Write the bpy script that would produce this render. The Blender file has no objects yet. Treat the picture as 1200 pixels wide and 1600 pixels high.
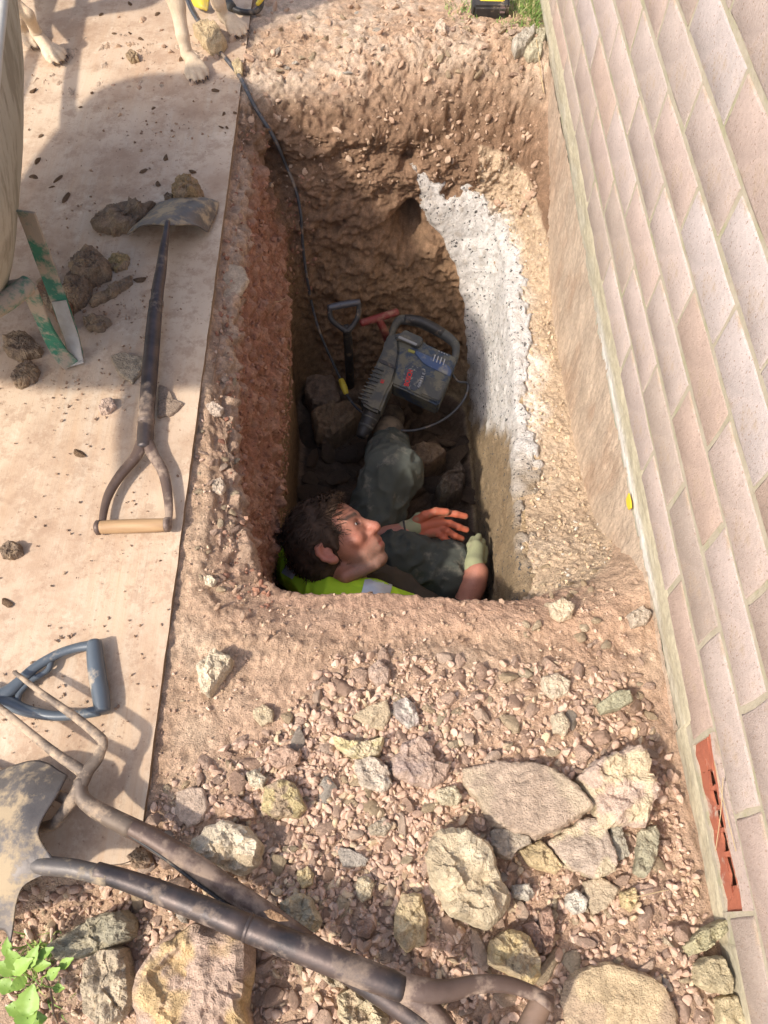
import bpy, bmesh, math, random
import numpy as np
from mathutils import Vector, Matrix
from mathutils.bvhtree import BVHTree

random.seed(7)
RNG = np.random.default_rng(11)
SC = bpy.context.scene
COL = SC.collection

# ---------------------------------------------------------------- camera
FPX, PITCH, YAW, CAM_H = 1190.0, math.radians(61.16), math.radians(-0.56), 1.3
cam_data = bpy.data.cameras.new("camera")
cam = bpy.data.objects.new("camera", cam_data)
COL.objects.link(cam)
cam.location = (0, 0, CAM_H)
cam.rotation_euler = (math.pi / 2 - PITCH, 0, YAW)
cam_data.sensor_fit = 'VERTICAL'
cam_data.sensor_height = 24
cam_data.lens = 24 * FPX / 1600
cam_data.clip_start = 0.02
cam_data.clip_end = 400
SC.camera = cam

# ---------------------------------------------------------------- light
SUN_ELEV, SUN_FROM = math.radians(47), (-0.84, -0.55)
SUN_STRENGTH, SUN_ANGLE, SKY_STRENGTH, EXPOSURE = 2.6, 2.4, 0.15, 1.03
world = bpy.data.worlds.new("World")
SC.world = world
world.use_nodes = True
wn = world.node_tree
sky = wn.nodes.new("ShaderNodeTexSky")
sky.sky_type = 'NISHITA'
sky.sun_disc = False
sky.sun_elevation = SUN_ELEV
sky.sun_rotation = math.atan2(SUN_FROM[0], SUN_FROM[1]) % (2 * math.pi)
sky.air_density = 1.0
sky.dust_density = 2.5
sky.ozone_density = 1.0
wn.links.new(sky.outputs[0], wn.nodes["Background"].inputs[0])
wn.nodes["Background"].inputs[1].default_value = SKY_STRENGTH
sun_data = bpy.data.lights.new("sun", 'SUN')
sun_data.energy = SUN_STRENGTH
sun_data.angle = math.radians(SUN_ANGLE)
sun_data.color = (1.0, 0.93, 0.83)
sun = bpy.data.objects.new("sun", sun_data)
COL.objects.link(sun)
_h = math.hypot(*SUN_FROM)
_to = Vector((SUN_FROM[0] / _h * math.cos(SUN_ELEV), SUN_FROM[1] / _h * math.cos(SUN_ELEV), math.sin(SUN_ELEV)))
sun.rotation_euler = _to.to_track_quat('Z', 'Y').to_euler()
sun.location = _to * 20
SC.view_settings.view_transform = 'Standard'
SC.view_settings.look = 'None'
SC.view_settings.exposure = EXPOSURE
SC.view_settings.gamma = 1
SC.view_settings.use_curve_mapping = False

# ---------------------------------------------------------------- pixel -> place
_c, _s = math.cos(YAW), math.sin(YAW)
_R = np.array([[_c, -_s, 0], [_s, _c, 0], [0, 0, 1]])
CF = _R @ np.array([0, math.cos(PITCH), -math.sin(PITCH)])
CU = _R @ np.array([0, math.sin(PITCH), math.cos(PITCH)])
CX = _R @ np.array([1.0, 0, 0])
CO = np.array([0, 0, CAM_H])

def ray(u, v):
    return FPX * CF + (u - 600) * CX + (800 - v) * CU

def at(u, v, z=0.0, x=None, y=None):
    d = ray(u, v)
    t = x / d[0] if x is not None else (y / d[1] if y is not None else (z - CAM_H) / d[2])
    return CO + t * d

# ---------------------------------------------------------------- noise
def _hash(ix, iy, iz, seed):
    h = (ix.astype(np.int64) * 374761393 + iy.astype(np.int64) * 668265263 + iz.astype(np.int64) * 2147483647 + seed * 1274126177) & 0xFFFFFFFF
    h = ((h ^ (h >> 13)) * 1274126177) & 0xFFFFFFFF
    h = ((h ^ (h >> 16)) * 2246822519) & 0xFFFFFFFF
    return (h ^ (h >> 15)) & 0xFFFFFFFF

def perlin(P, scale=1.0, seed=0):
    P = np.asarray(P, dtype=np.float64) * scale
    I = np.floor(P).astype(np.int64)
    Fr = P - I
    W = Fr * Fr * Fr * (Fr * (Fr * 6 - 15) + 10)
    out = np.zeros(len(P))
    for dx in (0, 1):
        wx = W[:, 0] if dx else 1 - W[:, 0]
        for dy in (0, 1):
            wy = W[:, 1] if dy else 1 - W[:, 1]
            for dz in (0, 1):
                wz = W[:, 2] if dz else 1 - W[:, 2]
                h = _hash(I[:, 0] + dx, I[:, 1] + dy, I[:, 2] + dz, seed)
                gx = (h & 1023) / 511.5 - 1
                gy = ((h >> 10) & 1023) / 511.5 - 1
                gz = ((h >> 20) & 1023) / 511.5 - 1
                out += wx * wy * wz * (gx * (Fr[:, 0] - dx) + gy * (Fr[:, 1] - dy) + gz * (Fr[:, 2] - dz))
    return out * 1.1

def fbm(P, scale, octaves=4, seed=0, gain=0.5):
    o, a, s = 0, 1.0, scale
    for k in range(octaves):
        o = o + a * perlin(P, s, seed + k * 17)
        a *= gain
        s *= 2.03
    return o

def worley(P, scale, seed=0):
    """rounded lumps: distance to the nearest cell point, and that cell's random value"""
    P = np.asarray(P) * scale
    I = np.floor(P).astype(np.int64)
    best = np.full(len(P), 9.0)
    val = np.zeros(len(P))
    for dx in (-1, 0, 1):
        for dy in (-1, 0, 1):
            for dz in (-1, 0, 1):
                C = I + np.array([dx, dy, dz])
                h = _hash(C[:, 0], C[:, 1], C[:, 2], seed)
                q = np.stack([(h & 1023) / 1023, ((h >> 10) & 1023) / 1023, ((h >> 20) & 1023) / 1023], 1)
                d = ((C + q - P) ** 2).sum(1)
                m = d < best
                best[m] = d[m]
                val[m] = (((h >> 5) & 255) / 255)[m]
    return np.sqrt(best), val

def sstep(a, b, x):
    t = np.clip((np.asarray(x, dtype=float) - a) / (b - a), 0, 1)
    return t * t * (3 - 2 * t)

# ---------------------------------------------------------------- objects
def link(o, parent=None):
    COL.objects.link(o)
    if parent is not None:
        o.parent = parent
    return o

def tag(o, label=None, cat=None, group=None, kind=None):
    if label: o['label'] = label
    if cat: o['category'] = cat
    if group: o['group'] = group
    if kind: o['kind'] = kind
    return o

def thing(name, label, cat, loc=(0, 0, 0), group=None):
    o = bpy.data.objects.new(name, None)
    o.empty_display_size = 0.05
    link(o)
    o.location = tuple(loc)
    return tag(o, label, cat, group)

def mesh_np(name, V, Fc, col=None, smooth=True):
    """mesh from arrays; faces an (n,3|4) array or list of arrays"""
    me = bpy.data.meshes.new(name)
    V = np.asarray(V, dtype=np.float32)
    if isinstance(Fc, np.ndarray):
        Fc = [Fc]
    Fc = [np.asarray(f) for f in Fc if len(f)]
    loops = np.concatenate([f.ravel() for f in Fc]).astype(np.int32)
    tot = np.concatenate([np.full(len(f), f.shape[1]) for f in Fc]).astype(np.int32)
    start = np.concatenate([[0], np.cumsum(tot)[:-1]]).astype(np.int32)
    me.vertices.add(len(V)); me.vertices.foreach_set("co", V.ravel())
    me.loops.add(len(loops)); me.loops.foreach_set("vertex_index", loops)
    me.polygons.add(len(tot)); me.polygons.foreach_set("loop_start", start); me.polygons.foreach_set("loop_total", tot)
    me.polygons.foreach_set("use_smooth", np.full(len(tot), bool(smooth)))
    me.update(calc_edges=True)
    me.validate()
    if col is not None:
        c = np.ones((len(V), 4), dtype=np.float32); c[:, :3] = col
        a = me.color_attributes.new("Col", 'FLOAT_COLOR', 'POINT')
        a.data.foreach_set("color", c.ravel())
    return me

def obj(name, me, m=None, parent=None, world=False, smooth=None):
    """link a mesh; with world=True the vertices are world coordinates and are moved into the parent's space"""
    if isinstance(me, bmesh.types.BMesh):
        b = me
        me = bpy.data.meshes.new(name)
        b.to_mesh(me); b.free()
    if smooth is not None:
        me.polygons.foreach_set("use_smooth", [smooth] * len(me.polygons))
    if world and parent is not None:
        off = Vector((0, 0, 0)); p = parent
        while p is not None:
            off += Vector(p.location); p = p.parent
        me.transform(Matrix.Translation(-off))
    if m is not None:
        me.materials.clear(); me.materials.append(m)
    return link(bpy.data.objects.new(name, me), parent)

def catmull(pts, n, closed=False):
    P = np.asarray(pts, dtype=float)
    if closed: P = np.vstack([P[-1], P, P[0], P[1]])
    else: P = np.vstack([2 * P[0] - P[1], P, 2 * P[-1] - P[-2]])
    segs = len(P) - 3
    out = []
    ns = n if hasattr(n, '__len__') else [n] * segs
    for i in range(segs):
        t = np.linspace(0, 1, ns[i], endpoint=False)[:, None]
        a, b, c, d = P[i:i + 4]
        out.append(0.5 * (2 * b + (c - a) * t + (2 * a - 5 * b + 4 * c - d) * t ** 2 + (3 * b - a - 3 * c + d) * t ** 3))
    if not closed: out.append(P[-2][None])
    return np.vstack(out)

def tube_arrays(pts, rad, n=12, sub=6, flat=1.0, up=None):
    """smooth tube through points; rad per point; flat squashes the section along 'up'"""
    P = np.asarray(pts, dtype=float)
    r = np.full(len(P), float(rad)) if np.isscalar(rad) else np.asarray(rad, dtype=float)
    Q = catmull(np.column_stack([P, r]), sub) if sub > 1 else np.column_stack([P, r])
    C, r = Q[:, :3], Q[:, 3]
    T = np.gradient(C, axis=0); T /= np.linalg.norm(T, axis=1)[:, None] + 1e-12
    ref = np.array(up if up is not None else (0, 0, 1.0), dtype=float)
    if abs(T[0] @ ref) > 0.95: ref = np.array([1.0, 0, 0])
    V = []
    nrm = ref - (ref @ T[0]) * T[0]; nrm /= np.linalg.norm(nrm)
    a = np.linspace(0, 2 * math.pi, n, endpoint=False)
    for i in range(len(C)):
        nrm = nrm - (nrm @ T[i]) * T[i]; nrm /= np.linalg.norm(nrm)
        b = np.cross(T[i], nrm)
        V.append(C[i] + r[i] * (np.cos(a)[:, None] * nrm * flat + np.sin(a)[:, None] * b))
    m = len(C)
    # rounded caps
    for e, s in ((0, -1), (m - 1, 1)):
        V.append(C[e] + (V[e] - C[e]) * 0.7 + s * T[e] * r[e] * 0.22)
        V.append((C[e] + s * T[e] * r[e] * 0.3)[None])
    V = np.vstack(V)
    F4 = []
    def ring(p, q):
        for k in range(n): F4.append((p + k, p + (k + 1) % n, q + (k + 1) % n, q + k))
    for i in range(m - 1): ring(i * n, (i + 1) * n)
    base = m * n
    s0, c0 = base, base + n
    s1, c1 = base + n + 1, base + 2 * n + 1
    ring(s0, 0); ring((m - 1) * n, s1)
    F3 = [(c0, s0 + (k + 1) % n, s0 + k) for k in range(n)] + [(c1, s1 + k, s1 + (k + 1) % n) for k in range(n)]
    return V, [np.array(F4), np.array(F3)]

def tube(name, pts, rad, m, parent=None, n=12, sub=6, flat=1.0, up=None):
    V, Fc = tube_arrays(pts, rad, n, sub, flat, up)
    return obj(name, mesh_np(name, V, Fc), m, parent, world=True)

def merge(parts):
    Vs, Q, T, o = [], [], [], 0
    for V, Fc in parts:
        Vs.append(V)
        for f in (Fc if isinstance(Fc, list) else [Fc]):
            f = np.asarray(f)
            if len(f): (Q if f.shape[1] == 4 else T).append(f + o)
        o += len(V)
    r = []
    if Q: r.append(np.vstack(Q))
    if T: r.append(np.vstack(T))
    return np.vstack(Vs), r

def net_patch(rows, nu=10, nv=10, thick=0.002, noise=0.0, seed=0):
    """smooth sheet through a net of points, given a real thickness"""
    R = np.asarray(rows, dtype=float)
    A = np.stack([catmull(R[:, j], nv) for j in range(R.shape[1])], 1)
    B = np.stack([catmull(A[i], nu) for i in range(len(A))], 0)
    du, dv = np.gradient(B, axis=1), np.gradient(B, axis=0)
    N = np.cross(du, dv); N /= np.linalg.norm(N, axis=2)[..., None] + 1e-12
    h, w = B.shape[:2]
    if noise: B = B + N * (noise * fbm(B.reshape(-1, 3), 25, 3, seed)).reshape(h, w)[..., None]
    top, bot = B + N * thick / 2, B - N * thick / 2
    V = np.vstack([top.reshape(-1, 3), bot.reshape(-1, 3)])
    i = np.arange(h * w).reshape(h, w); k = h * w
    f = np.stack([i[:-1, :-1], i[:-1, 1:], i[1:, 1:], i[1:, :-1]], -1).reshape(-1, 4)
    F4 = [f, f[:, ::-1] + k]
    for e in (i[0, ::-1], i[-1], i[:, 0], i[::-1, -1]):
        F4.append(np.stack([e[:-1], e[:-1] + k, e[1:] + k, e[1:]], 1)[:, ::-1])
    return V, [np.vstack(F4)]

def box_arrays(lo, hi):
    x0, y0, z0 = lo; x1, y1, z1 = hi
    V = np.array([(x0, y0, z0), (x1, y0, z0), (x1, y1, z0), (x0, y1, z0), (x0, y0, z1), (x1, y0, z1), (x1, y1, z1), (x0, y1, z1)], float)
    return V, [np.array([(3, 2, 1, 0), (4, 5, 6, 7), (0, 1, 5, 4), (1, 2, 6, 5), (2, 3, 7, 6), (3, 0, 4, 7)])]

def bevelled(me, w, seg=2):
    b = bmesh.new(); b.from_mesh(me)
    bmesh.ops.bevel(b, geom=[e for e in b.edges if e.calc_face_angle(0) > 0.5], offset=w, segments=seg, affect='EDGES', profile=0.6)
    b.to_mesh(me); b.free()
    me.polygons.foreach_set("use_smooth", [False] * len(me.polygons))
    return me

def prism(outline, axes, depth, bevel=0.0):
    """outline in the plane of axes (origin, e1, e2, normal) pulled out to a depth (d0, d1)"""
    o, e1, e2, n = [np.asarray(a, float) for a in axes]
    b = bmesh.new()
    d0, d1 = depth
    lo = [b.verts.new(o + p[0] * e1 + p[1] * e2 + d0 * n) for p in outline]
    hi = [b.verts.new(o + p[0] * e1 + p[1] * e2 + d1 * n) for p in outline]
    k = len(outline)
    b.faces.new(lo[::-1]); b.faces.new(hi)
    for i in range(k): b.faces.new((lo[i], lo[(i + 1) % k], hi[(i + 1) % k], hi[i]))
    bmesh.ops.recalc_face_normals(b, faces=b.faces)
    if bevel: bmesh.ops.bevel(b, geom=[e for e in b.edges if e.calc_face_angle(0) > 0.25], offset=bevel, segments=2, affect='EDGES')
    me = bpy.data.meshes.new("prism"); b.to_mesh(me); b.free()
    return me

# ---------------------------------------------------------------- soft bodies (distance fields -> mesh)
def _vec(a): return np.asarray(a, dtype=np.float32)

def sd(P, pr):
    k = pr[0]
    if k == 'cap':
        a, b = _vec(pr[1]), _vec(pr[2]); r1, r2 = pr[3], pr[4]
        ab = b - a
        t = np.clip(((P - a) @ ab) / max(float(ab @ ab), 1e-9), 0, 1)
        return np.linalg.norm(P - a - t[:, None] * ab, axis=1) - (r1 + (r2 - r1) * t)
    c, r, M = _vec(pr[1]), _vec(pr[2]), (pr[3] if len(pr) > 3 else None)
    q = P - c
    if M is not None: q = q @ _vec(M)
    k0 = np.linalg.norm(q / r, axis=1); k1 = np.linalg.norm(q / (r * r), axis=1)
    return k0 * (k0 - 1) / (k1 + 1e-9)

def field(P, prims, k):
    d = None
    for pr in prims:
        kk = k
        if pr[0] in ('sub', 'subcap'):
            e = -sd(P, ('ell',) + tuple(pr[1:]) if pr[0] == 'sub' else ('cap',) + tuple(pr[1:]))
            kk = 0.004
            h = np.clip(0.5 - 0.5 * (e - d) / kk, 0, 1)
            d = d * h + e * (1 - h) + kk * h * (1 - h)
            continue
        e = sd(P, pr)
        if d is None: d = e
        else:
            h = np.clip(0.5 + 0.5 * (d - e) / kk, 0, 1)
            d = d * (1 - h) + e * h - kk * h * (1 - h)
    return d

def soft(prims, h, k=0.01, lo=None, hi=None, extra=None):
    pts = []
    for pr in prims:
        if pr[0] == 'cap': pts += [np.array(pr[1]) - pr[3], np.array(pr[1]) + pr[3], np.array(pr[2]) - pr[4], np.array(pr[2]) + pr[4]]
        elif pr[0] == 'ell': m = max(pr[2]); pts += [np.array(pr[1]) - m, np.array(pr[1]) + m]
    pts = np.array(pts)
    lo = pts.min(0) - 3 * h if lo is None else np.array(lo)
    hi = pts.max(0) + 3 * h if hi is None else np.array(hi)
    n = np.ceil((hi - lo) / h).astype(int) + 1
    g = np.meshgrid(*[lo[a] + h * np.arange(n[a]) for a in range(3)], indexing='ij')
    P = np.stack([x.ravel() for x in g], 1).astype(np.float32)
    d = field(P, prims, k)
    if extra is not None:
        near = np.abs(d) < 6 * h
        d[near] += extra(P[near]).astype(d.dtype)
    D = d.reshape(n)
    D[0], D[-1], D[:, 0], D[:, -1], D[:, :, 0], D[:, :, -1] = (h,) * 6
    S = D < 0
    cs = [(a, b, c) for a in (0, 1) for b in (0, 1) for c in (0, 1)]
    sh = lambda A, c: A[c[0]:n[0] - 1 + c[0], c[1]:n[1] - 1 + c[1], c[2]:n[2] - 1 + c[2]]
    cnt = sum(sh(S, c).astype(np.int8) for c in cs)
    act = (cnt > 0) & (cnt < 8)
    I = np.argwhere(act)
    idx = np.full(act.shape, -1, dtype=np.int64); idx[act] = np.arange(len(I))
    vals = {c: sh(D, c)[act] for c in cs}
    pos = np.zeros((len(I), 3)); num = np.zeros(len(I))
    for c in cs:
        for ax in range(3):
            if c[ax]: continue
            e = list(c); e[ax] = 1; e = tuple(e)
            A, B = vals[c], vals[e]
            m = (A < 0) != (B < 0)
            t = A[m] / (A[m] - B[m])
            p = np.tile(np.array(c, float), (m.sum(), 1)); p[:, ax] += t
            pos[m] += p; num[m] += 1
    V = lo + h * (I + pos / num[:, None])
    quads = []
    for ax in range(3):
        b, c = (ax + 1) % 3, (ax + 2) % 3
        s0 = [slice(None)] * 3; s0[ax] = slice(0, n[ax] - 1); s0[b] = slice(1, n[b] - 1); s0[c] = slice(1, n[c] - 1)
        s1 = list(s0); s1[ax] = slice(1, n[ax])
        A, B = S[tuple(s0)], S[tuple(s1)]
        E = np.argwhere(A != B)
        inside = A[tuple(E.T)]
        E = E.copy(); E[:, b] += 1; E[:, c] += 1
        def cell(db, dc):
            q = E.copy(); q[:, b] += db; q[:, c] += dc
            return idx[tuple(q.T)]
        q = np.stack([cell(-1, -1), cell(0, -1), cell(0, 0), cell(-1, 0)], 1)
        q[~inside] = q[~inside][:, ::-1]
        quads.append(q)
    Q = np.vstack(quads)
    Q = Q[(Q >= 0).all(1)]
    return V, Q

# ---------------------------------------------------------------- materials
def rgb(r, g, b):
    """0-255 display colour to linear"""
    f = lambda c: (c / 255 / 12.92) if c / 255 <= 0.04045 else ((c / 255 + 0.055) / 1.055) ** 2.4
    return (f(r), f(g), f(b))

def mat(name, base=(0.5, 0.5, 0.5), second=None, src='const', var=0.5, scale=12.0, rough=0.85, metal=0.0,
        bump=0.3, bscale=120.0, bump2=0.0, b2scale=600.0, dust=None, dust_amt=0.5, dust_scale=9.0, dist=0.003,
        stretch=(1, 1, 1), specks=None, speck_scale=260.0, speck_amt=0.5, spec=0.35, coords='Object', rough_var=0.1,
        translucent=0.0, dust_stretch=None):
    m = bpy.data.materials.new(name); m.use_nodes = True
    nt = m.node_tree; N = nt.nodes; L = nt.links
    bs = N["Principled BSDF"]
    tc = N.new("ShaderNodeTexCoord")
    mp = N.new("ShaderNodeMapping"); mp.inputs['Scale'].default_value = stretch
    L.new(tc.outputs[coords], mp.inputs[0])
    def noise(sc, det=6, r=0.6, vec=None):
        n = N.new("ShaderNodeTexNoise"); n.inputs['Scale'].default_value = sc; n.inputs['Detail'].default_value = det
        n.inputs['Roughness'].default_value = r
        L.new(vec or mp.outputs[0], n.inputs['Vector']); return n.outputs['Fac']
    def ramp(fac, a, b):
        r = N.new("ShaderNodeMapRange"); r.inputs[1].default_value = a; r.inputs[2].default_value = b
        L.new(fac, r.inputs[0]); return r.outputs[0]
    def mix(fac, A, B, mode='MIX'):
        x = N.new("ShaderNodeMix"); x.data_type = 'RGBA'; x.blend_type = mode; x.clamp_result = True
        for s, v in ((0, fac), (6, A), (7, B)):
            if hasattr(v, 'links'): L.new(v, x.inputs[s])
            else: x.inputs[s].default_value = v if s == 0 else (*v, 1)
        return x.outputs[2]
    if src == 'attr':
        a = N.new("ShaderNodeAttribute"); a.attribute_name = "Col"; c = a.outputs['Color']
    elif src == 'object':
        a = N.new("ShaderNodeObjectInfo"); c = a.outputs['Color']
    else: c = base
    second = second or tuple(x * 0.6 for x in base)
    if src == 'const':
        c = mix(ramp(noise(scale), 0.5 - 0.28 / max(var, .05) * .5, 0.5 + 0.28 / max(var, .05) * .5), c, second)
    else:
        k = ramp(noise(scale), 0.3, 0.7)
        h = N.new("ShaderNodeHueSaturation"); h.inputs['Saturation'].default_value = 1.0
        mm = N.new("ShaderNodeMath"); mm.operation = 'MULTIPLY_ADD'; mm.inputs[1].default_value = var; mm.inputs[2].default_value = 1 - var / 2
        L.new(k, mm.inputs[0]); L.new(mm.outputs[0], h.inputs['Value']); L.new(c, h.inputs['Color'])
        c = h.outputs[0]
        k2 = ramp(noise(scale * 6.5, 5, .7), 0.32, 0.68)
        h2 = N.new("ShaderNodeHueSaturation")
        m2 = N.new("ShaderNodeMath"); m2.operation = 'MULTIPLY_ADD'; m2.inputs[1].default_value = var * .9; m2.inputs[2].default_value = 1 - var * .45
        L.new(k2, m2.inputs[0]); L.new(m2.outputs[0], h2.inputs['Value']); L.new(c, h2.inputs['Color'])
        c = h2.outputs[0]
    if specks:
        s = ramp(noise(speck_scale, 2, .5), 0.62 - 0.1 * speck_amt, 0.68)
        c = mix(s, c, specks)
    dfac = None
    if dust:
        vec = None
        if dust_stretch:
            mp2 = N.new("ShaderNodeMapping"); mp2.inputs['Scale'].default_value = dust_stretch
            L.new(tc.outputs[coords], mp2.inputs[0]); vec = mp2.outputs[0]
        dfac = ramp(noise(dust_scale, 8, .68, vec), 0.62 - 0.3 * dust_amt, 0.72 - 0.3 * dust_amt)
        c = mix(dfac, c, dust)
    if hasattr(c, 'links'): L.new(c, bs.inputs['Base Color'])
    else: bs.inputs['Base Color'].default_value = (*c, 1)
    rr = N.new("ShaderNodeMapRange"); L.new(noise(scale * 3), rr.inputs[0])
    rr.inputs[3].default_value = max(rough - rough_var, 0.05); rr.inputs[4].default_value = min(rough + rough_var, 1)
    ro = rr.outputs[0]
    if dfac is not None:
        x = N.new("ShaderNodeMix"); x.data_type = 'FLOAT'; L.new(dfac, x.inputs[0]); L.new(ro, x.inputs[2]); x.inputs[3].default_value = 0.95
        ro = x.outputs[0]
        if metal:
            y = N.new("ShaderNodeMix"); y.data_type = 'FLOAT'; L.new(dfac, y.inputs[0]); y.inputs[2].default_value = metal; y.inputs[3].default_value = 0
            L.new(y.outputs[0], bs.inputs['Metallic'])
    elif metal: bs.inputs['Metallic'].default_value = metal
    L.new(ro, bs.inputs['Roughness'])
    bs.inputs['Specular IOR Level'].default_value = spec
    if translucent:
        bs.inputs['Subsurface Weight'].default_value = translucent
        bs.inputs['Subsurface Radius'].default_value = (0.01, 0.005, 0.003)
        bs.inputs['Subsurface Scale'].default_value = 0.3
    if bump:
        b1 = N.new("ShaderNodeBump"); b1.inputs['Strength'].default_value = bump; b1.inputs['Distance'].default_value = dist
        L.new(noise(bscale, 8, .65), b1.inputs['Height'])
        last = b1
        if bump2:
            b2 = N.new("ShaderNodeBump"); b2.inputs['Strength'].default_value = bump2; b2.inputs['Distance'].default_value = dist * .5
            L.new(noise(b2scale, 4, .6), b2.inputs['Height']); L.new(b1.outputs[0], b2.inputs['Normal']); last = b2
        L.new(last.outputs[0], bs.inputs['Normal'])
    return m

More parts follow.
